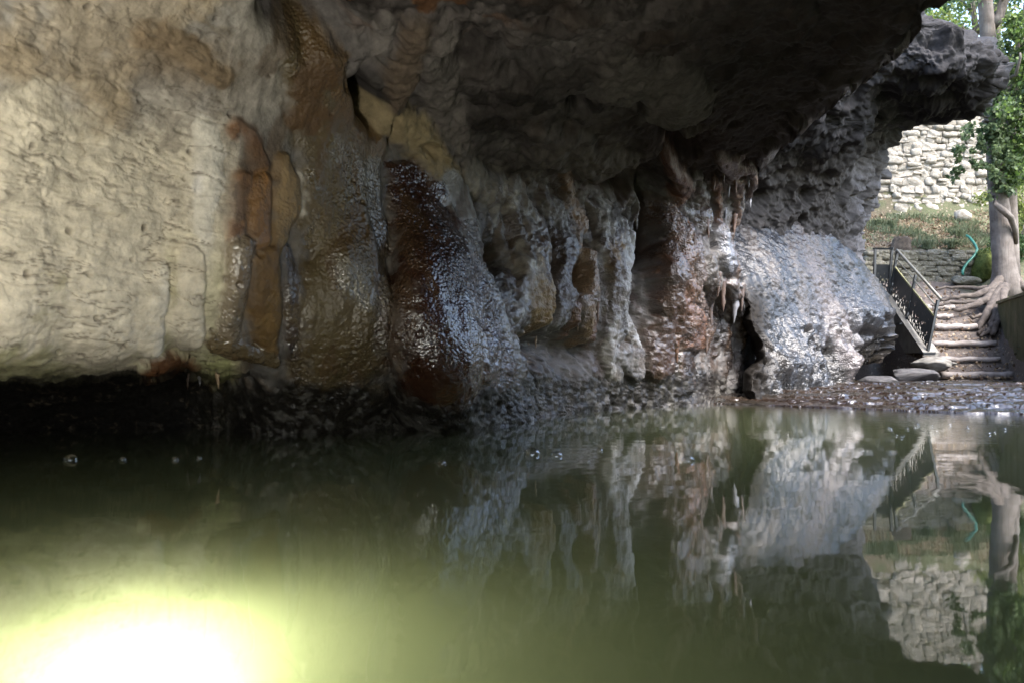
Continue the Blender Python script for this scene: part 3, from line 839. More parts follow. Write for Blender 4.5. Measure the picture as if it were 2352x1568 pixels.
def water_mat():
    m = bpy.data.materials.new('pool_water'); m.use_nodes = True
    t = m.node_tree; t.nodes.clear()
    out = N(t, 'ShaderNodeOutputMaterial')
    tr = N(t, 'ShaderNodeBsdfTransparent'); tr.inputs[0].default_value = (1, 1, 1, 1)
    gl = N(t, 'ShaderNodeBsdfGlossy', Roughness=0.0); gl.inputs[0].default_value = (1, 1, 1, 1)
    tc = N(t, 'ShaderNodeTexCoord')
    sep = N(t, 'ShaderNodeSeparateXYZ'); t.links.new(tc.outputs['Object'], sep.inputs[0])
    n1 = N(t, 'ShaderNodeTexNoise', Scale=1.6, Detail=3, Roughness=.5); t.links.new(tc.outputs['Object'], n1.inputs['Vector'])
    mp = N(t, 'ShaderNodeMapping'); mp.inputs['Scale'].default_value = (3.0, 9.0, 1); mp.inputs['Rotation'].default_value = (0, 0, .25)
    t.links.new(tc.outputs['Object'], mp.inputs[0])
    n2 = N(t, 'ShaderNodeTexNoise', Scale=1.0, Detail=3, Roughness=.55); t.links.new(mp.outputs[0], n2.inputs['Vector'])
    # ripples run out from the trickle over the ledge
    d = N(t, 'ShaderNodeVectorMath', operation='DISTANCE'); t.links.new(tc.outputs['Object'], d.inputs[0]); d.inputs[1].default_value = (6.5, 9.6, 0)
    near = N(t, 'ShaderNodeMapRange'); near.inputs[1].default_value = 5.5; near.inputs[2].default_value = 1.0; near.inputs[3].default_value = .0; near.inputs[4].default_value = 1
    t.links.new(d.outputs['Value'], near.inputs[0])
    d2 = N(t, 'ShaderNodeVectorMath', operation='DISTANCE'); t.links.new(tc.outputs['Object'], d2.inputs[0]); d2.inputs[1].default_value = (.42, 4.85, 0)
    ring = math_n(t, 'MULTIPLY', math_n(t, 'SINE', math_n(t, 'MULTIPLY', d2.outputs['Value'], 26.)), math_n(t, 'POWER', 2.718, math_n(t, 'MULTIPLY', d2.outputs['Value'], -1.6)))
    h = math_n(t, 'ADD', math_n(t, 'MULTIPLY', n1.outputs['Fac'], .0013), math_n(t, 'MULTIPLY', n2.outputs['Fac'], math_n(t, 'MULTIPLY_ADD', near.outputs[0], .0040, .00035)))
    h = math_n(t, 'ADD', h, math_n(t, 'MULTIPLY', ring, .00035))
    bp = N(t, 'ShaderNodeBump', Strength=1.0, Distance=1.0); t.links.new(h, bp.inputs['Height'])
    t.links.new(bp.outputs[0], gl.inputs['Normal'])
    lw = N(t, 'ShaderNodeLayerWeight', Blend=.5); t.links.new(bp.outputs[0], lw.inputs['Normal'])
    fr = math_n(t, 'MULTIPLY_ADD', math_n(t, 'POWER', lw.outputs['Facing'], 5.0), .98, .02)
    mx = N(t, 'ShaderNodeMixShader'); t.links.new(fr, mx.inputs[0]); t.links.new(tr.outputs[0], mx.inputs[1]); t.links.new(gl.outputs[0], mx.inputs[2])
    t.links.new(mx.outputs[0], out.inputs['Surface'])
    vs = N(t, 'ShaderNodeVolumePrincipled')
    vs.inputs['Color'].default_value = (.26, .295, .15, 1)
    vs.inputs['Density'].default_value = .6
    vs.inputs['Anisotropy'].default_value = .1
    t.links.new(vs.outputs[0], out.inputs['Volume'])
    return m
WATER = water_mat()
x0, x1, y0, y1, zb = -9.0, 17.0, -9.0, 21.0, -2.6
w = MB().hexa([(x0, y0, zb), (x1, y0, zb), (x1, y1, zb), (x0, y1, zb), (x0, y0, 0), (x1, y0, 0), (x1, y1, 0), (x0, y1, 0)])
tag(w.build('pool_water', WATER), 'still green pool water mirroring the cave', kind='structure')

# a submerged flood lamp glowing near the viewer
def emis(name, c, s):
    m = bpy.data.materials.new(name); m.use_nodes = True
    t = m.node_tree; t.nodes.clear()
    o = N(t, 'ShaderNodeOutputMaterial'); e = N(t, 'ShaderNodeEmission', Strength=s); e.inputs[0].default_value = (*c, 1)
    t.links.new(e.outputs[0], o.inputs[0]); return m
LAMP = np.array([-.78, 1.66, -.20])
la = empty('pool_lamp', LAMP + np.array([0, 0, -.16]))
tag(la, 'glowing white lamp sunk in the green water close to the viewer', 'lamp')
prof = [(0, .20), (.02, .22), (.07, .22), (.08, .19)]
mb = MB(); mb.tube([(0, 0, z) for z, r in prof], [r for z, r in prof], n=24)
mb.build('lamp_housing', simple('lamp_metal', [(.3, (.3, .3, .3)), (.7, (.5, .5, .5))], 5, .4), la, True)
mb = MB(); pr = [(.081, .18), (.10, .15), (.115, .10), (.122, .03)]
mb.tube([(0, 0, z) for z, r in pr], [r for z, r in pr], n=24)
mb.build('lamp_lens', emis('lamp_glow', (1, .96, .8), 60), la, True)
pl = bpy.data.lights.new('lamp_light', 'POINT'); pl.energy = 4.5; pl.color = (.97, 1, .95); pl.shadow_soft_size = .16
plo = bpy.data.objects.new('lamp_light', pl); COL.objects.link(plo); plo.parent = la; plo.location = (0, 0, .24)
sl = bpy.data.lights.new('lamp_beam', 'SPOT'); sl.energy = 33; sl.color = (1, .94, .84); sl.shadow_soft_size = .08
sl.spot_size = math.radians(100); sl.spot_blend = 1.0
slo = bpy.data.objects.new('lamp_beam', sl); COL.objects.link(slo); slo.parent = la; slo.location = (-.05, .12, .385)
slo.rotation_euler = (Vector((-2.7, 4.8, 1.5)) - Vector(LAMP)).to_track_quat('-Z', 'Y').to_euler()

# ------------------------------------------------------------------ wet travertine ledge at the right
gx, gy = np.meshgrid(np.linspace(2.2, 13.5, 620), np.linspace(7.4, 18.2, 620))
q = np.stack([gx.ravel(), gy.ravel(), gx.ravel() * 0], 1)
front = np.interp(q[:, 0], [2.2, 3.7, 4.6, 5.5, 7.5, 13.5], [12.8, 11.4, 10.2, 9.4, 8.6, 8.2]) + .9 * fbm(q * .9, 4, .55, 81)
s = q[:, 1] - front
rise = .26 * np.clip(s / 6.0, 0, 1) ** .75
stepn = .05
ter = np.floor(rise / stepn + 1.6 * fbm(q * np.array([1.1, 2.2, 1]), 5, .7, 82)) * stepn
zz = np.where(s > -.2, .35 * rise + .65 * np.clip(ter, 0, 1) + .02, .02 + s * .6)
zz += (.06 * fbm(q * np.array([3.1, 4.0, 1]), 4, .65, 83) + .03 * fbm(q * np.array([12, 14, 1]), 3, .65, 84)) * sstep(-.4, .2, s)
q[:, 2] = np.maximum(zz, -1.2)
c = np.empty((len(q), 3)); c[:] = (.018, .011, .007)
c = mixc(c, sstep(-.02, .18, fbm(q * 1.1, 4, .6, 85)), (.02, .016, .012))
c = mixc(c, sstep(.02, .2, fbm(q * 3, 4, .6, 86)) * .6, (.04, .028, .02))
def ledge_mat():
    m, t, b = nt('wet_ledge_film')
    ca = N(t, 'ShaderNodeAttribute', attribute_name='col'); t.links.new(ca.outputs['Color'], b.inputs['Base Color'])
    b.inputs['Roughness'].default_value = .09; b.inputs['Specular IOR Level'].default_value = 1.0
    tc = N(t, 'ShaderNodeTexCoord')
    mp = N(t, 'ShaderNodeMapping'); mp.inputs['Scale'].default_value = (7, 8, 7); t.links.new(tc.outputs['Object'], mp.inputs[0])
    n = N(t, 'ShaderNodeTexNoise', Scale=1.3, Detail=5, Roughness=.6); t.links.new(mp.outputs[0], n.inputs['Vector'])
    bp = N(t, 'ShaderNodeBump', Strength=1.0, Distance=.022); t.links.new(n.outputs['Fac'], bp.inputs['Height']); t.links.new(bp.outputs[0], b.inputs['Normal'])
    return m
led = link('wet_ledge', mesh_np('wet_ledge', q, grid_faces(620, 620), True, {'col': c, 'wet': np.full(len(q), 1.15), 'fine': np.full(len(q), .5)}), ledge_mat())
tag(led, 'low brown terraced rock ledge running with water below the stairs', kind='structure')

# ------------------------------------------------------------------ terrain outside
STAIR = [(16.6, .25), (17.3, .30), (18.0, .66), (18.7, 1.03), (19.4, 1.45), (20.0, 1.76), (20.6, 2.05), (21.3, 2.36), (22.3, 2.95), (22.7, 3.1)]
def path_z(y):
    return np.interp(y, [p[0] for p in STAIR], [p[1] for p in STAIR])
def ground_z(x, y):
    z = path_z(y)
    up = np.interp(y, [22.75, 26.0, 26.4, 40, 120], [3.85, 5.45, 8.3, 9.0, 24])
    z = np.where(y > 22.72, up, z)
    # the bank right of the stairs is held up by a wall
    bank = np.interp(y, [10, 17, 19.5, 21, 22.5, 24, 26, 40], [1.9, 1.95, 2.05, 2.5, 3.4, 4.3, 5.6, 9])
    m = sstep(11.85, 12.35, x - .43 * (y - 19.7)) * (y > 0)
    left_ = sstep(9.30, 9.12, x) * sstep(20.6, 20.2, y)
    z = z * (1 - left_) + .1 * left_
    z = z * (1 - m) + np.maximum(bank, z) * m
    z = np.where(y < 14, np.where(x > 9.9, 1.9, -.6), z)
    z = z + sstep(16, 40, x) * 1.5
    return z
xs = np.concatenate([np.linspace(-60, 6.5, 14)[:-1], np.linspace(6.5, 19, 300), np.linspace(19, 90, 20)[1:]])
ys = np.concatenate([np.linspace(-80, 16, 24)[:-1], np.linspace(16.0, 27.0, 330), np.linspace(27, 160, 30)[1:]])
gx, gy = np.meshgrid(xs, ys)
q = np.stack([gx.ravel(), gy.ravel(), gx.ravel() * 0], 1)
q[:, 2] = ground_z(q[:, 0], q[:, 1])
q[:, 2] = np.where(q[:, 1] < 16.2, np.where(q[:, 0] > np.clip(12.0 + .43 * (q[:, 1] - 19.7), 9.9, 12.1), q[:, 2], -2.8), q[:, 2])
n1 = fbm(q * 1.5, 4, .6, 91)
detail = sstep(16.4, 17.4, q[:, 1]) * sstep(6, 8, q[:, 0])
q[:, 2] += detail * (.06 * n1 + .04 * fbm(q * 7, 3, .6, 92)) * np.where(q[:, 1] > 22.8, 2.2, 1)
def earth_mat():
    m, t, b = nt('earth_litter')
    tc = N(t, 'ShaderNodeTexCoord')
    a = N(t, 'ShaderNodeAttribute', attribute_name='col')
    v = N(t, 'ShaderNodeTexVoronoi', Scale=14.0); t.links.new(tc.outputs['Object'], v.inputs['Vector'])
    sepc = N(t, 'ShaderNodeSeparateColor'); t.links.new(v.outputs['Color'], sepc.inputs[0])
    leafm = math_n(t, 'GREATER_THAN', sepc.outputs[0], .80)
    shape = math_n(t, 'LESS_THAN', v.outputs['Distance'], .45)
    lf = ramp(t, sepc.outputs[1], [(.0, (.12, .075, .05)), (.5, (.22, .17, .12)), (1.0, (.28, .25, .20))])
    n = N(t, 'ShaderNodeTexNoise', Scale=22.0, Detail=6, Roughness=.7); t.links.new(tc.outputs['Object'], n.inputs['Vector'])
    vv = N(t, 'ShaderNodeMapRange'); vv.inputs[1].default_value = .3; vv.inputs[2].default_value = .7; vv.inputs[3].default_value = .55; vv.inputs[4].default_value = 1.5
    t.links.new(n.outputs['Fac'], vv.inputs[0])
    sc = N(t, 'ShaderNodeVectorMath', operation='SCALE'); t.links.new(a.outputs['Color'], sc.inputs[0]); t.links.new(vv.outputs[0], sc.inputs['Scale'])
    mix = N(t, 'ShaderNodeMix'); mix.data_type = 'RGBA'
    t.links.new(math_n(t, 'MULTIPLY', leafm, shape), mix.inputs[0]); t.links.new(sc.outputs[0], mix.inputs[6]); t.links.new(lf, mix.inputs[7])
    t.links.new(mix.outputs[2], b.inputs['Base Color'])
    b.inputs['Roughness'].default_value = .9
    bp = N(t, 'ShaderNodeBump', Strength=.8, Distance=.03); t.links.new(n.outputs['Fac'], bp.inputs['Height']); t.links.new(bp.outputs[0], b.inputs['Normal'])
    return m
EARTH = earth_mat()
c = np.empty((len(q), 3)); c[:] = (.095, .077, .066)
c = mixc(c, sstep(22.7, 23.2, q[:, 1]), (.115, .09, .06))
c = mixc(c, sstep(22.7, 23.2, q[:, 1]) * sstep(-.02, .12, n1), (.075, .085, .04))
c = mixc(c, sstep(12, 12.8, q[:, 0]) * .8, (.075, .085, .04))
c = mixc(c, ((q[:, 1] < 16) | (q[:, 1] > 27)) * 1.0, (.07, .085, .04))
tag(link('ground', mesh_np('ground', q, grid_faces(len(ys), len(xs)), True, {'col': c}), EARTH), 'earth path and leaf strewn slope outside the cave', kind='structure')

CONC = simple('old_concrete', [(.25, (.10, .095, .08)), (.5, (.18, .17, .15)), (.75, (.27, .26, .24))], 3.5, .85, .5, .02)
MOSSC = simple('mossy_concrete', [(.3, (.035, .042, .018)), (.5, (.065, .07, .03)), (.7, (.12, .105, .075))], 2.2, .9, .6, .03)
LOGM = simple('weathered_log', [(.3, (.17, .145, .13)), (.6, (.30, .27, .25)), (.8, (.38, .35, .33))], 6, .8, .5, .01)
METAL = simple('dark_steel', [(.3, (.02, .024, .026)), (.7, (.045, .05, .052))], 8, .45, .1, .002, spec=.5)
GALV = simple('worn_rail_steel', [(.3, (.08, .08, .068)), (.7, (.17, .165, .14))], 6, .4, .1, .002, spec=.6)
STONEM = simple('limestone_block', [(.25, (.17, .14, .105)), (.42, (.31, .275, .225)), (.58, (.42, .39, .34)), (.8, (.48, .46, .42))], 3.0, .9, .8, .05)
STONEG = simple('mossy_stone', [(.3, (.06, .07, .025)), (.45, (.15, .14, .10)), (.62, (.25, .235, .20)), (.8, (.33, .315, .29))], 3.2, .9, .8, .05)
BOULDER = simple('wet_boulder', [(.3, (.04, .038, .04)), (.55, (.11, .105, .105)), (.8, (.2, .19, .18))], 3.2, .5, .8, .05)

# log steps
logs = [(17.3, 2160, 2326, 861, 16), (18.0, 2156, 2297, 825, 12.5), (18.7, 2140, 2287, 789.5, 13.5), (19.4, 2146, 2243, 751.5, 15), (20.0, 2140, 2188, 726.5, 10), (20.6, 2126, 2189, 707, 13)]
stair_l = ['lowest and longest pale log step, next to the wet ledge', 'second log step up from the wet ledge', 'third log step up, beside the foot of the roots', 'fourth log step up with bark worn to a rounded edge', 'thin short fifth log step below the topmost one', 'topmost short log step under the tree roots']
for (Dy, xa, xb, yy, th), lb in zip(logs, stair_l):
    a, b2 = at(xa, yy, Dy), at(xb, yy, Dy)
    r = th * Dy / F / 2
    mb = MB(); n = 14
    pts = [a + (b2 - a) * k / n + np.array([0, .015 * random.uniform(-1, 1), .01 * math.sin(k) + .006 * random.uniform(-1, 1)]) for k in range(n + 1)]
    mb.tube([p - a for p in pts], [r * random.uniform(.93, 1.05) for _ in pts], n=12, wob=.03)
    o = mb.build('log_step', LOGM, None, True)
    o.location = a
    tag(o, lb, 'step', 'log steps of the earth stairway')

# concrete stringer, base slab, boulders
sw = empty('concrete_kerb', at(2100, 780, 18))
tag(sw, 'sloping mossy concrete kerb carrying the metal railing', 'kerb wall')
def local(o, pts): return [np.array(p) - np.array(o.location) for p in pts]
tA, tB = at(2036, 678, 20.0), at(2128, 812, 17.75)
wv = np.array([.30, .05, 0])
def slab(o, name, a, b, w, zl, mat, n=14):
    # a..b is the left top edge, w the width vector, zl the bottom level
    mb = MB()
    vs, fs = [], []
    for k in range(n + 1):
        p = a + (b - a) * k / n
        j = np.array([.012 * random.uniform(-1, 1), 0, .01 * random.uniform(-1, 1)])
        for q2 in (np.array([p[0], p[1], zl]), p + j, p + w + j * .5, np.array([p[0] + w[0], p[1] + w[1], zl])):
            vs.append(q2 - np.array(o.location))
    for k in range(n):
        for i in range(4):
            jn = (i + 1) % 4
            fs.append((k * 4 + i, k * 4 + jn, k * 4 + 4 + jn, k * 4 + 4 + i))
    fs += [(3, 2, 1, 0), (n * 4, n * 4 + 1, n * 4 + 2, n * 4 + 3)]
    mb.add(vs, fs)
    return mb.build(name, mat, o)
slab(sw, 'kerb_face', tA + np.array([-.1, .02, -.06]), tB + np.array([-.1, .02, -.06]), wv * 1.1, .0, MOSSC)
slab(sw, 'coping', tA + np.array([-.06, -.03, 0]), tB + np.array([-.06, -.03, 0]), wv, .9, CONC).scale = (1, 1, 1)
bpy.data.objects.remove(sw.children[1])
cp = MB()
va = [tA + np.array([-.08, -.03, -.055]), tA + np.array([.26, -.03, -.055]), tB + np.array([.28, -.03, -.055]), tB + np.array([-.08, -.03, -.055])]
cp.hexa(local(sw, [va[0], va[3], va[2], va[1]] + [p + np.array([0, 0, .075]) for p in (va[0], va[3], va[2], va[1])]))
cp.build('coping', CONC, sw)

def boulder_mesh(name, seed, sub=3, flat=.6, rough=.35):
    import bmesh
    bm = bmesh.new()
    bmesh.ops.create_icosphere(bm, subdivisions=sub, radius=1.0)
    co = np.array([v.co for v in bm.verts])
    d = 1 + rough * fbm(co * 1.3, 4, .55, seed) + .16 * (.5 - worley(co * 1.2, seed))
    # planar chops give facets
    rr = np.random.default_rng(seed)
    out = co * d[:, None]
    for _ in range(7):
        nn = rr.normal(size=3); nn /= np.linalg.norm(nn)
        h = out @ nn
        lim = rr.uniform(.62, .85)
        out = out - np.clip(h - lim, 0, None)[:, None] * nn * .85
    out[:, 2] *= flat
    for v, c2 in zip(bm.verts, out): v.co = c2
    me = bpy.data.meshes.new(name)
    bm.to_mesh(me); bm.free()
    me.polygons.foreach_set('use_smooth', [True] * len(me.polygons))
    return me
def boulder(name, px, py, D, sx, sy, sz, seed, mat, label, cat='boulder', rot=0, sub=4, group=None):
    me = boulder_mesh(name, seed, sub, 1.0)
    o = link(name, me, mat)
    o.location = at(px, py, D); o.scale = (sx, sy, sz); o.rotation_euler = (0, 0, rot)
    return tag(o, label, cat, group)
boulder('rock_slab', 2095, 866, 16.9, .56, .5, .19, 5, BOULDER, 'layered grey rock slab lying at the foot of the concrete kerb', rot=.3)
boulder('rock_slab', 2022, 876, 15.9, .38, .35, .12, 9, BOULDER, 'flat wet rock at the foot of the flowstone mound')
boulder('concrete_block', 2140, 838, 17.2, .44, .42, .17, 12, CONC, 'pale broken concrete block below the railing end post', 'block', rot=.5)
boulder('stone', 2180, 834, 17.4, .16, .16, .06, 14, CONC, 'small pale flat stone between block and lowest log step', 'stone')

# mossy retaining wall at the right
mw = empty('retaining_wall', (11.3, 18, 0))
tag(mw, 'dark mossy concrete retaining wall at the right edge of the stairs', 'wall')
slab(mw, 'wall_body', np.array([12.0, 19.7, 2.12]), np.array([9.75, 14.4, 2.0]), np.array([1.0, -.1, 0]), -.3, MOSSC, 30)
mb = MB(); vs = []
a, b2 = np.array([11.97, 19.72, 2.13]), np.array([9.72, 14.38, 2.01])
for z in (0, .06):
    for p in (a, b2, b2 + np.array([.6, 0, 0]), a + np.array([.6, 0, 0])): vs.append(p + np.array([0, 0, z]) - np.array(mw.location))
mb.hexa(vs).build('wall_cap', simple('mossy_cap', [(.3, (.08, .09, .03)), (.7, (.2, .18, .13))], 4, .9, .6, .03), mw)

# ------------------------------------------------------------------ railing
rl = empty('stair_railing', at(2127, 806, 17.8))
tag(rl, 'dark steel stair railing with a hole punched panel', 'railing')
def zp(zx, zy, D):                    # detail-view pixel -> point
    return at((3400 + zx * .5103) / 1.7415, (850 + zy * .5103) / 1.7415, D)
def RL(p): return np.array(p) - np.array(rl.location)
D0, D1, Dm = 20.0, 17.8, 18.95
posts = [((372, 300, D0), (312, 665, D0)), ((515, 492, Dm), (437, 872, Dm)), ((690, 688, D1), (606, 1098, D1)), ((330, 285, D0 + .06), (298, 680, D0 + .06)), ((197, 290, 20.3), (188, 660, 20.3))]
for a, b2 in posts:
    MB().bar(RL(zp(*a)), RL(zp(*b2)), .07, .05).build('post', METAL, rl)
for zx, zy, D in ((420, 872, Dm), (606, 1100, D1)):
    c0 = RL(zp(zx, zy, D)); mb = MB()
    mb.hexa([c0 + np.array(v) for v in ((-.14, -.1, -.02), (.14, -.1, -.02), (.14, .1, -.02), (-.14, .1, -.02), (-.14, -.1, .02), (.14, -.1, .02), (.14, .1, .02), (-.14, .1, .02))])
    mb.build('base_plate', METAL, rl)
MB().tube([RL(zp(368, 295, D0)), RL(zp(540, 486, Dm)), RL(zp(712, 680, D1))], .032, 10).build('handrail', GALV, rl, True)
MB().tube([RL(zp(368, 370, D0)), RL(zp(676, 736, D1))], .014, 8).build('middle_rail', GALV, rl, True)
MB().bar(RL(zp(353, 430, D0)), RL(zp(656, 810, D1)), .02, .04).build('panel_edge', simple('brass_strip', [(.3, (.28, .27, .12)), (.7, (.42, .40, .2))], 5, .4), rl)
MB().bar(RL(zp(180, 286, 20.35)), RL(zp(340, 284, D0)), .05, .045).build('landing_rail', METAL, rl)
# panels with real oval holes: a fine sheet whose cells inside the ovals are left out, with thickness
def panel(p00, p10, p11, p01, n, m, nh, seed, fade):
    p00, p10, p11, p01 = [np.array(p) for p in (p00, p10, p11, p01)]
    g = np.random.default_rng(seed)
    holes = []
    for k in range(nh):
        s = g.random(); h = abs(g.normal(0, .34)) if fade else g.random() * .9
        if h > .82: continue
        holes.append((s, .05 + h, g.uniform(.0045, .0095) * (1.2 - h), 1))
    U, W = np.meshgrid(np.linspace(0, 1, n), np.linspace(0, 1, m))
    Pq = p00 + (p10 - p00) * U[..., None] + (p01 - p00) * W[..., None] + (p11 - p10 - p01 + p00) * (U * W)[..., None]
    Lu, Lw = np.linalg.norm(p10 - p00), np.linalg.norm(p01 - p00)
    uc, wc = (U[:-1, :-1] + U[1:, 1:]) / 2, (W[:-1, :-1] + W[1:, 1:]) / 2
    keep = np.ones(uc.shape, bool)
    for s, h, r, _ in holes:
        rr = r * 3.0
        keep &= (((uc - s) * Lu / (rr * .8)) ** 2 + ((wc - h) * Lw / (rr * 1.5)) ** 2) > 1
    Fq = grid_faces(m, n)[keep.ravel()]
    nrm = np.cross(p10 - p00, p01 - p00); nrm /= np.linalg.norm(nrm)
    Va = Pq.reshape(-1, 3) + nrm * .003; Vb = Pq.reshape(-1, 3) - nrm * .003
    return mesh_np('railing_panel', np.concatenate([Va, Vb]), np.concatenate([Fq, Fq[:, ::-1] + len(Va)]), False)
me = panel(RL(zp(312, 650, D0)), RL(zp(600, 1052, D1)), RL(zp(655, 812, D1)), RL(zp(355, 432, D0)), 300, 130, 150, 3, True)
link('railing_panel', me, METAL, rl)
me = panel(RL(zp(182, 640, 20.3)), RL(zp(300, 640, D0 + .06)), RL(zp(318, 410, D0 + .06)), RL(zp(190, 408, 20.3)), 90, 90, 50, 5, True)
link('railing_panel', me, METAL, rl)

# ------------------------------------------------------------------ dry stone walls, stone by stone
stone_me = {}
for nm, mat in (('pale', STONEM), ('moss', STONEG)):
    stone_me[nm] = []
    for k in range(9):
        import bmesh
        bm = bmesh.new()
        bmesh.ops.create_cube(bm, size=2.0)
        bmesh.ops.subdivide_edges(bm, edges=bm.edges[:], cuts=2, use_grid_fill=True)
        co = np.array([v.co for v in bm.verts])
        rd = co / np.linalg.norm(co, axis=1, keepdims=True) * 1.28
        o2 = co * .66 + rd * .34
        o2 = o2 * (1 + .55 * fbm(co * .9, 3, .5, 100 + k + 20 * (nm == 'moss')))[:, None]
        for v, c2 in zip(bm.verts, o2): v.co = c2
        me = bpy.data.meshes.new('stone'); bm.to_mesh(me); bm.free()
        me.polygons.foreach_set('use_smooth', [k % 2 == 0] * len(me.polygons))
        me.materials.append(mat)
        stone_me[nm].append(me)
def stone_wall(root, x0, x1, y0, zb_fn, zt_fn, kind, wmin, wmax, hmin, hmax, depth, slope=0.0, limit=300):
    g = random.Random(len(kind) * 13 + 5)
    cnt = 0
    z = zb_fn(x0) if callable(zb_fn) else zb_fn
    zt = zt_fn
    while z < zt and cnt < limit:
        h = g.uniform(hmin, hmax)
        x = x0 - g.uniform(0, wmax)
        while x < x1 and cnt < limit:
            wd = g.uniform(wmin, wmax) * (.7 + .6 * g.random())
            nsub = 2 if g.random() < .22 and h > .5 * (hmin + hmax) else 1
            for s_ in range(nsub):
                hh = h / nsub
                o = link('stone', g.choice(stone_me[kind]), None, root)
                o.location = np.array([x + wd / 2 + g.uniform(-.01, .01), y0 + slope * (z - zt) + g.uniform(-.04, .03), z + hh * (s_ + .5) + g.uniform(-.015, .015)]) - np.array(root.location)
                o.scale = (wd * .53, depth * g.uniform(.8, 1.1), hh * .55 * g.uniform(.9, 1.12))
                o.rotation_euler = (g.uniform(-.16, .16), g.uniform(-.16, .16) + (math.pi if g.random() < .5 else 0), g.uniform(-.08, .08))
                cnt += 1
            x += wd
        z += h
    return cnt
bw = empty('stone_wall', (13.0, 26.2, 5.3))
tag(bw, 'tall pale dry stone wall standing above the leafy slope', 'stone wall')
MB().hexa(local(bw, [(9, 26.35, 4.8), (24, 26.35, 4.8), (24, 27, 4.8), (9, 27, 4.8), (9, 26.45, 9.0), (24, 26.45, 9.0), (24, 27, 9.0), (9, 27, 9.0)])).build('wall_core', simple('wall_earth', [(.3, (.05, .045, .035)), (.7, (.13, .11, .08))], 4), bw)
nbig = stone_wall(bw, 11.6, 15.9, 26.2, 5.25, 9.0, 'pale', .20, .46, .145, .27, .2, slope=-.02)
lw_ = empty('low_stone_wall', (11.8, 22.5, 2.9))
tag(lw_, 'low mossy dry stone wall at the head of the stairs', 'stone wall')
MB().hexa(local(lw_, [(9.6, 22.62, 2.5), (13.3, 22.62, 2.5), (13.3, 22.9, 2.5), (9.6, 22.9, 2.5), (9.6, 22.66, 3.8), (13.3, 22.66, 3.8), (13.3, 22.9, 3.8), (9.6, 22.9, 3.8)])).build('wall_core', bpy.data.materials['wall_earth'], lw_)
stone_wall(lw_, 10.0, 13.0, 22.5, 2.85, 3.82, 'moss', .16, .36, .11, .2, .14)

# ------------------------------------------------------------------ foliage helpers
def leaf_mat(name, a, b, tr=.35, rough=.5):
    m = bpy.data.materials.new(name); m.use_nodes = True
    t = m.node_tree; bs = t.nodes['Principled BSDF']; out = t.nodes['Material Output']
    ge = N(t, 'ShaderNodeNewGeometry')
    cc = ramp(t, ge.outputs['Random Per Island'], [(0, a), (1, b)])
    t.links.new(cc, bs.inputs['Base Color']); bs.inputs['Roughness'].default_value = rough
    bs.inputs['Specular IOR Level'].default_value = .35
    tl = N(t, 'ShaderNodeBsdfTranslucent'); t.links.new(cc, tl.inputs[0])
    mx = N(t, 'ShaderNodeMixShader', Fac=tr); mx.inputs[0].default_value = tr
    t.links.new(bs.outputs[0], mx.inputs[1]); t.links.new(tl.outputs[0], mx.inputs[2]); t.links.new(mx.outputs[0], out.inputs[0])
    return m
def leaves(name, pts, size, g, aspect=1.5, droop=.4, normals=None):
    """6-vertex folded leaves at pts"""
    n = len(pts)
    d = g.normal(size=(n, 3)); d[:, 2] -= droop
    d /= np.linalg.norm(d, axis=1, keepdims=True)
    nn = g.normal(size=(n, 3)) if normals is None else normals + .6 * g.normal(size=(n, 3))
    s = np.cross(d, nn); s /= np.linalg.norm(s, axis=1, keepdims=True) + 1e-9
    up = np.cross(s, d)
    L = size * g.uniform(.6, 1.3, n)[:, None]
    Wd = L / aspect
    b0 = pts
    v = np.stack([b0, b0 + d * L * .4 + s * Wd * .5 + up * L * .08, b0 + d * L, b0 + d * L * .4 - s * Wd * .5 + up * L * .08], 1).reshape(-1, 3)
    f = np.arange(n * 4).reshape(n, 4)
    tri = np.concatenate([f[:, [0, 1, 2]], f[:, [0, 2, 3]]])
    return mesh_np(name, v, tri, False)
def blob_points(g, centers, radii, n, shell=.5):
    k = g.integers(0, len(centers), n)
    d = g.normal(size=(n, 3)); d /= np.linalg.norm(d, axis=1, keepdims=True)
    r = g.random(n) ** shell
    return np.array(centers)[k] + d * (np.array(radii)[k] * r)[:, None]
BARK = simple('grey_bark', [(.3, (.075, .062, .052)), (.55, (.145, .125, .11)), (.8, (.21, .19, .17))], 4, .9, .9, .03)
# bark furrows run up the stem
def bark_furrow(m):
    t = m.node_tree
    for n in list(t.nodes):
        if n.type == 'TEX_NOISE' and n.inputs['Scale'].default_value > 10:
            mp = N(t, 'ShaderNodeMapping'); mp.inputs['Scale'].default_value = (1.6, 1.6, .14)
            src = n.inputs['Vector'].links[0].from_socket
            t.links.new(src, mp.inputs[0]); t.links.new(mp.outputs[0], n.inputs['Vector'])
bark_furrow(BARK)
IVY = leaf_mat('ivy_leaf', (.035, .06, .025), (.14, .19, .085), .4)
LEAFA = leaf_mat('bright_leaf', (.06, .12, .025), (.17, .24, .06), .5)
LEAFB = leaf_mat('deep_leaf', (.025, .06, .02), (.09, .15, .05), .4)
LEAFC = leaf_mat('yellow_green_leaf', (.12, .17, .04), (.26, .29, .09), .5)
GRASSM = leaf_mat('grass_blade', (.085, .11, .055), (.22, .25, .15), .4)
MOSSM = leaf_mat('moss_tuft', (.06, .085, .015), (.15, .18, .04), .3)
DRY = leaf_mat('fallen_leaf', (.11, .065, .04), (.32, .25, .16), .2)

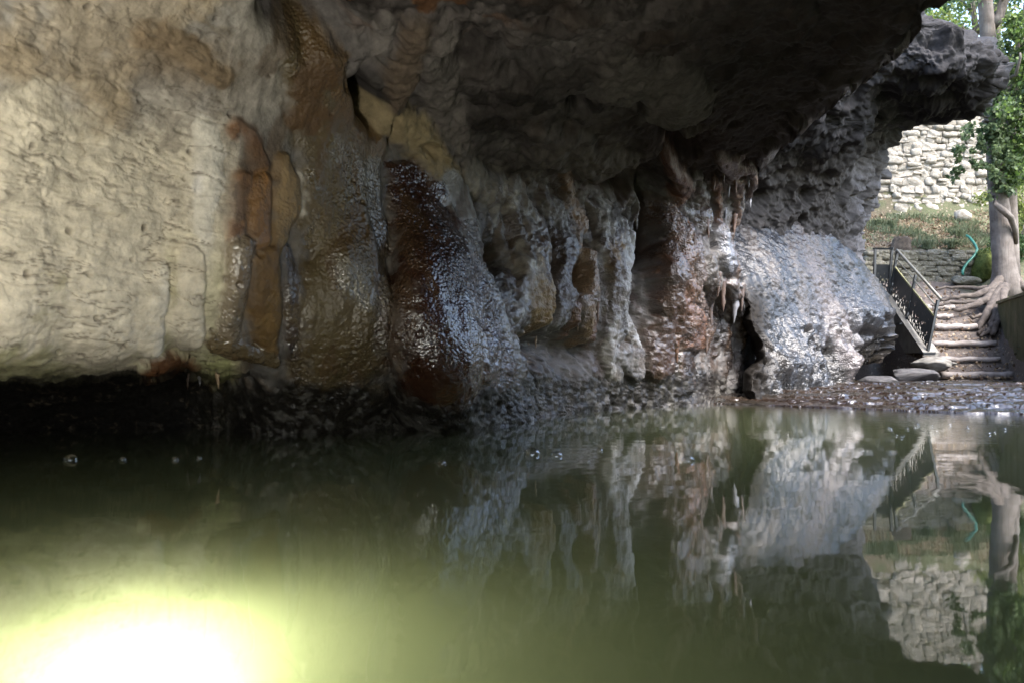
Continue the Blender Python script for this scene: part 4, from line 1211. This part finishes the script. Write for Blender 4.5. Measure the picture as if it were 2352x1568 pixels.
# ------------------------------------------------------------------ the ivy tree with its roots
g = np.random.default_rng(21)
tr0 = at(2312, 672, 21.0)
tree = empty('ivy_tree', tr0)
tag(tree, 'grey tree with ivy clad trunk and spreading roots above the stairs', 'tree')
def TL(p): return np.array(p) - tr0
axis = [(2312, 690, 36), (2310, 655, 32), (2307, 625, 26), (2304, 590, 23), (2301, 550, 22), (2297, 482, 21), (2290, 430, 19), (2284, 362, 17), (2280, 300, 16.5), (2276, 200, 16), (2268, 60, 16), (2262, 0, 15), (2252, -140, 12), (2240, -320, 8)]
mb = MB(); mb.tube([TL(at(x, y, 21.0)) for x, y, r in axis], [r * 21 / F for x, y, r in axis], n=20, wob=.035)
trunk = mb.build('trunk', BARK, tree, True)
mb = MB(); mb.tube([TL(at(x, y, 21.25)) for x, y in ((2326, 640), (2325, 590), (2324, 520), (2321, 430), (2318, 350), (2322, 250), (2340, 120), (2370, -60))], [.2, .17, .15, .14, .13, .12, .1, .07], n=14, wob=.05)
mb.build('second_stem', BARK, tree, True)
mb = MB(); mb.tube([TL(at(x, y, Dd)) for x, y, Dd in ((2284, 450, 20.6), (2287, 470, 20.55), (2305, 485, 20.5), (2322, 500, 20.55), (2332, 530, 20.75), (2334, 560, 20.95))], [.05, .075, .085, .08, .07, .05], n=10, wob=.06)
mb.build('climbing_stem', BARK, tree, True)
ROOTM = simple('root_bark', [(.3, (.045, .036, .03)), (.55, (.095, .078, .066)), (.8, (.15, .125, .105))], 6, .9, .9, .03)
_rs = .8
roots = [
 [(2300, 640, 20.9, 16), (2275, 668, 20.6, 13), (2240, 678, 20.5, 9), (2200, 682, 20.5, 6), (2150, 690, 20.6, 3)],
 [(2296, 655, 20.8, 16), (2266, 690, 20.3, 13), (2235, 702, 20.1, 9), (2196, 712, 20.0, 5)],
 [(2300, 660, 20.7, 18), (2280, 700, 20.1, 15), (2262, 726, 19.7, 10), (2250, 750, 19.4, 7), (2246, 770, 19.2, 4)],
 [(2306, 660, 20.7, 18), (2292, 700, 20.0, 13), (2282, 735, 19.6, 9), (2272, 760, 19.2, 7), (2256, 772, 19.0, 4)],
 [(2304, 670, 20.4, 14), (2300, 715, 19.7, 10), (2290, 745, 19.3, 8), (2278, 768, 19.0, 6)],
 [(2282, 662, 20.8, 10), (2250, 664, 20.9, 8), (2210, 660, 21.2, 5), (2140, 664, 21.4, 3)],
 [(2330, 640, 20.9, 16), (2348, 662, 20.7, 12), (2380, 668, 20.6, 8)],
 [(2270, 690, 20.2, 9), (2240, 694, 20.2, 6), (2180, 696, 20.4, 4), (2140, 704, 20.5, 2)],
 [(2290, 690, 20.1, 9), (2268, 720, 19.8, 7), (2230, 728, 19.7, 4)],
]
for rt in roots:
    mb = MB()
    P_ = np.array([at(x, y, d_) for x, y, d_, r in rt]); Rr = [_rs * r * 20 / F for *_, r in rt]
    tt = np.linspace(0, len(rt) - 1, len(rt) * 4)
    pts = np.stack([np.interp(tt, np.arange(len(rt)), P_[:, i]) for i in range(3)], 1)
    pts += .03 * g.normal(size=pts.shape) * np.linspace(0, 1, len(pts))[:, None]
    mb.tube([TL(p) for p in pts], np.interp(tt, np.arange(len(rt)), Rr), n=9, wob=.08)
    mb.build('root', ROOTM, tree, True)
# limbs
for a, b2, r0 in (((2276, 60), (2380, -120), .16), ((2268, -40), (2140, -240), .14), ((2290, 230), (2360, 120), .08), ((2262, -120), (2330, -420), .12), ((2290, 300), (2225, 240), .05), ((2283, 150), (2210, 60), .06)):
    mb = MB(); A_, B_ = at(*a, 21.0), at(*b2, 20.6 + g.uniform(-.8, .8)); pts = [A_ + (B_ - A_) * k / 7 + .06 * g.normal(size=3) * (k > 0) for k in range(8)]
    mb.tube([TL(p) for p in pts], np.linspace(r0, r0 * .3, 8), n=8, wob=.05); mb.build('limb', BARK, tree, True)
# ivy on the stems: clumps along the axis, thickest above
cs, rs = [], []
for k in range(95):
    y = g.uniform(90, 455); x = np.interp(y, [100, 300, 460], [2278, 2284, 2296]) + g.normal(0, 15) + 6
    cs.append(at(x, y, 20.75 + g.normal(0, .22))); rs.append(g.uniform(.08, .2))
for k in range(110):
    y = g.uniform(30, 420); x = g.uniform(2312, 2400)
    cs.append(at(x, y, 21.0 + g.normal(0, .4))); rs.append(g.uniform(.12, .34))
for k in range(34):
    y = g.uniform(285, 420); x = g.uniform(2190, 2290) + (y < 330) * 8
    cs.append(at(x, y, 20.7 + g.normal(0, .3))); rs.append(g.uniform(.06, .16))
pts = blob_points(g, cs, rs, 6500, .6) - tr0
iv = link('ivy', leaves('ivy', pts, .12, g, 1.15, .7), IVY, tree); iv['kind'] = 'stuff'
pts = blob_points(g, cs[95:205], np.array(rs[95:205]) * 1.2, 5500, .5) - tr0
iv = link('ivy', leaves('ivy', pts, .10, g, 1.3, .7), LEAFA, tree); iv['kind'] = 'stuff'
cs, rs = [], []
for k in range(130):
    cs.append(at(g.uniform(2090, 2460), g.uniform(-600, 20), 21 + g.normal(0, 1.6))); rs.append(g.uniform(.2, .55))
pts = blob_points(g, cs, rs, 14000, .6) - tr0
cr = link('crown', leaves('crown', pts, .13, g, 1.8), LEAFB, tree); cr['kind'] = 'stuff'

# trees on the terrace behind the wall
def bg_tree(x, y, z, h, rad, mat, size, n, label, seed, lean=0):
    g = np.random.default_rng(seed)
    o = empty('background_tree', (x, y, z)); tag(o, label, 'tree', 'trees on the terrace behind the stone wall')
    mb = MB(); k = 9
    pts = [(lean * (i / k) ** 2 + .06 * g.normal() * (i > 0), .06 * g.normal(), h * .85 * i / k) for i in range(k + 1)]
    mb.tube(pts, np.linspace(.24, .05, k + 1), n=10, wob=.06)
    mb.build('trunk', BARK, o, True)
    cs, rs = [], []
    for j in range(60):
        zz = g.uniform(.12, 1.0); rr = rad * (1.05 - .6 * abs(zz - .45)) * g.random() ** .5
        th = g.uniform(0, 6.28)
        cs.append((lean * zz * zz + rr * math.cos(th), rr * math.sin(th), h * zz)); rs.append(g.uniform(.3, .75))
        if j % 4 == 0:
            mb = MB(); c0 = Vector((lean * (zz * .8) ** 2, 0, h * max(.1, zz * .75))); c1 = Vector(cs[-1])
            mb.tube([c0, c0.lerp(c1, .5) + Vector((0, 0, .12)), c1], [.06, .04, .015], n=6); mb.build('limb', BARK, o, True)
    c = link('crown', leaves('crown', blob_points(g, cs, rs, n, .6), size, g, 1.7), mat, o); c['kind'] = 'stuff'
    return o
bt = [(14.2, 29.0, 8.4, 7.0, 2.2, LEAFA, 'bright green tree rising directly behind the rock snout'), (17.4, 30.0, 8.5, 7.5, 2.4, LEAFC, 'yellow green tree behind the ivy at the right edge'), (15.6, 33.0, 8.7, 9.0, 2.8, LEAFB, 'dark green tall tree furthest back on the terrace'),
      (12.0, 31.5, 8.6, 8.5, 2.6, LEAFB, 'deep green tree mostly hidden behind the rock snout'), (20.5, 33.5, 8.8, 9.5, 3.0, LEAFC, 'pale green tree at the far right behind the terrace')]
for k, (x, y, z, h, r, m, lb) in enumerate(bt):
    bg_tree(x, y, z, h, r, m, .16, 5200, lb, 60 + k)

# bank shrubs, moss, grass, fallen leaves
def shrub(px, py, D, r, mat, n, size, label, cat, seed, name='shrub', flat=.8):
    g = np.random.default_rng(seed)
    c0 = at(px, py, D); o = empty(name, c0); tag(o, label, cat)
    mb = MB()
    for k in range(5):
        e = g.normal(size=3) * r * .5; e[2] = abs(e[2]) + r * .3
        mb.tube([(0, 0, -r * .5), e * .5, e], [.02, .012, .004], n=5)
    mb.build('stem', BARK, o, True)
    cs = [g.normal(size=3) * np.array([r * .5, r * .4, r * .4 * flat]) for _ in range(14)]
    f = link('foliage', leaves('foliage', blob_points(g, cs, [r * .35] * 14, n, .6), size, g, 1.6), mat, o); f['kind'] = 'stuff'
shrub(2345, 560, 22.2, .8, LEAFB, 3200, .09, 'dark green bush behind the trunk at the right edge', 'bush', 81)
shrub(2344, 470, 23.4, .8, LEAFC, 2600, .09, 'loose light green bush on the slope beside the trunk', 'bush', 82)
me = boulder_mesh('moss_bank', 33, 4, 1.0, .5)
mk = link('moss_bank', me, simple('moss', [(.3, (.05, .07, .012)), (.5, (.10, .125, .025)), (.75, (.17, .19, .05))], 5, .95, .9, .06))
mk.location = at(2268, 615, 22.3); mk.scale = (.5, .45, .55); tag(mk, 'round green moss hump left of the trunk beside the hose', 'moss')
gm = np.random.default_rng(5)
vv = np.array([v.co for v in me.vertices]); ii = gm.integers(0, len(vv), 5000)
link('moss_tuft', leaves('moss_tuft', vv[ii] * gm.uniform(.97, 1.04, (5000, 1)), .07, gm, 2.2, .2), MOSSM, mk)['kind'] = 'stuff'

def ground_pts(g, x0, x1, y0, y1, n, clump=None):
    x = g.uniform(x0, x1, n); y = g.uniform(y0, y1, n)
    if clump is not None:
        k = fbm(np.stack([x, y, x * 0], 1) * clump, 3, .5, 77) > .02
        x, y = x[k], y[k]
    return np.stack([x, y, ground_z(x, y) + .05], 1)
g = np.random.default_rng(91)
p = ground_pts(g, 9.5, 18, 22.95, 26.0, 11000, 1.4)
p[:, 2] += .0
d = leaves('grass', p, .2, g, 7.0, -1.6)
tag(link('grass', d, GRASSM), 'thin green grass growing on the slope between the stone walls', 'grass', kind='stuff')
p = np.concatenate([ground_pts(g, 9.5, 16, 22.95, 26.0, 5200), ground_pts(g, 9.0, 12.2, 16.7, 22.2, 900)])
p[:, 2] += .03
tag(link('fallen_leaves', leaves('fallen_leaves', p, .085, g, 1.5, 0), DRY), 'brown and yellow leaves fallen on path and slope', 'leaves', kind='stuff')
# clear tufts that can be told apart
for k, (px, py, D, lb) in enumerate([(2015, 516, 25.0, 'thick grass tuft at the foot of the tall wall beside the cave rock'), (2048, 520, 24.9, 'grass tuft right of the first one below the tall wall'), (2130, 560, 23.0, 'grass tuft hanging over the low wall'), (2185, 555, 23.1, 'grass tuft at the low wall next to the hose'),
                                 (2200, 530, 24.0, 'grass tuft higher on the slope above the hose')]):
    n = 160; a = np.zeros((n, 3)); a[:, :2] = g.normal(0, .07, (n, 2))
    v = []; f = []
    for i in range(n):
        th = g.uniform(0, 6.28); Lb = g.uniform(.2, .42); o_ = g.uniform(.3, .9)
        dx, dy = math.cos(th), math.sin(th); b0 = a[i]
        mid = b0 + np.array([dx * Lb * .35 * o_, dy * Lb * .35 * o_, Lb * .7]); tip = b0 + np.array([dx * Lb * o_, dy * Lb * o_, Lb * .55])
        s_ = np.array([-dy, dx, 0]) * .008; j = len(v)
        v += [b0 - s_, b0 + s_, mid + s_, mid - s_, tip]; f += [(j, j + 1, j + 2), (j, j + 2, j + 3), (j + 3, j + 2, j + 4)]
    o = link('grass_tuft', mesh_np('grass_tuft', np.array(v), np.array(f), False), GRASSM)
    c0 = at(px, py, D); c0[2] = ground_z(np.array([c0[0]]), np.array([c0[1]]))[0]; o.location = c0
    tag(o, lb, 'grass tuft', 'grass tufts on the slope')

# stump and hose
c0 = at((3400 + 400 * .5103) / 1.7415, (850 + 255 * .5103) / 1.7415, 23.0)
st = empty('tree_stump', c0); tag(st, 'short weathered tree stump above the low stone wall', 'stump')
MB().tube([(0, 0, -.3), (0, 0, -.1), (0, 0, .1), (.01, 0, .2)], [.34, .29, .24, .22], n=14, wob=.1).build('stump_bark', simple('old_bark', [(.3, (.04, .03, .022)), (.7, (.13, .10, .075))], 7, .9, .9, .04), st, True)
MB().tube([(.01, 0, .195), (.01, 0, .206)], [.19, .18], n=14, wob=.02).build('cut_face', LOGM, st)
hp = [(912, 182, 23.0), (935, 195, 22.9), (958, 222, 22.8), (985, 262, 22.6), (997, 292, 22.45), (985, 325, 22.4), (955, 362, 22.3), (918, 400, 22.25), (895, 432, 22.2), (882, 465, 22.15), (884, 490, 22.1)]
mb = MB(); H_ = [zp(*h) for h in hp]; mb.tube([h - H_[-1] for h in H_], .036, 8)
o = mb.build('garden_hose', simple('green_hose', [(.3, (.02, .13, .095)), (.7, (.035, .19, .135))], 3, .35, .05, .002), None, True)
o.location = H_[-1]; tag(o, 'green garden hose curling down past the low stone wall', 'hose')
for k, (px, py, D, sx, sz, lb) in enumerate([((3400 + 845 * .5103) / 1.7415, (850 + 535 * .5103) / 1.7415, 22.0, .13, .13, 'rounded pale stone standing at the low end of the hose'), ((3400 + 915 * .5103) / 1.7415, (850 + 540 * .5103) / 1.7415, 21.9, .38, .12, 'flat grey slab lying beside the moss hump'),
        ((3400 + 880 * .5103) / 1.7415, (850 + 25 * .5103) / 1.7415, 25.4, .34, .2, 'pale angular stone fallen below the tall wall')]):
    boulder('loose_stone', px, py, D, sx, .25, sz, 50 + k, STONEG if k < 2 else STONEM, lb, 'stone', sub=3)

# ------------------------------------------------------------------ bubbles drifting on the pool
def bubble_mat():
    m = bpy.data.materials.new('bubble_film'); m.use_nodes = True
    t = m.node_tree; t.nodes.clear(); o = N(t, 'ShaderNodeOutputMaterial')
    tr = N(t, 'ShaderNodeBsdfTransparent'); gl = N(t, 'ShaderNodeBsdfGlossy', Roughness=.02)
    lw = N(t, 'ShaderNodeLayerWeight', Blend=.5)
    fr = math_n(t, 'MULTIPLY_ADD', math_n(t, 'POWER', lw.outputs['Facing'], 2.2), .8, .12)
    mx = N(t, 'ShaderNodeMixShader'); t.links.new(fr, mx.inputs[0]); t.links.new(tr.outputs[0], mx.inputs[1]); t.links.new(gl.outputs[0], mx.inputs[2]); t.links.new(mx.outputs[0], o.inputs[0])
    return m
BUB = bubble_mat()
mb = MB(); vs = []; fs = []
nu, nv2 = 24, 9
for j in range(nv2 + 1):
    ph = math.pi / 2 * j / nv2
    for i in range(nu):
        th = 2 * math.pi * i / nu; vs.append((math.cos(ph) * math.cos(th), math.cos(ph) * math.sin(th), math.sin(ph) * .85))
for j in range(nv2):
    for i in range(nu):
        fs.append((j * nu + i, j * nu + (i + 1) % nu, (j + 1) * nu + (i + 1) % nu, (j + 1) * nu + i))
mb.add(vs, fs); bub_me = mb.mesh('water_bubble', True); bub_me.materials.append(BUB)
bl = [(1222, 1043, 19, 'largest clear bubble floating in the middle of the pool'), (1278, 1047, 14, 'second largest clear bubble right beside the largest one'), (1377, 1035, 8, 'small clear bubble right of the two big ones'), (1350, 1060, 6, 'tiny bubble nearer the viewer than the small one'),
      (1580, 1058, 15, 'lone clear bubble furthest right near the ripple ring'), (1015, 1064, 10, 'pale bubble left of the two big bubbles'), (162, 1056, 17, 'blurred bubble close to the left side of the pool'), (282, 1056, 9, 'small blurred bubble second from the left side'), (402, 1056, 9, 'faint blurred bubble third from the left'),
      (457, 1052, 6, 'bright blurred speck of bubble under the dripping crust')]
for px, py, r, lb in bl:
    Dd = CAM_Z * F / (py - HY)
    o = link('water_bubble', bub_me)
    o.location = ((px - CX) / F * Dd, Dd, .001); o.scale = (r * Dd / F,) * 3
    tag(o, lb, 'bubble', 'bubbles drifting on the pool')

# flecks of foam where the trickle runs into the pool
for k in range(16):
    px, py = random.uniform(1980, 2350), random.uniform(976, 1006)
    Dd = CAM_Z * F / (py - HY)
    o = link('foam_bubble', bub_me)
    o.location = ((px - CX) / F * Dd, Dd, .001); o.scale = (random.uniform(2.5, 5.5) * Dd / F,) * 3
    tag(o, 'tiny foam bubble drifting just in front of the wet ledge', 'bubble', 'foam bubbles in front of the ledge')
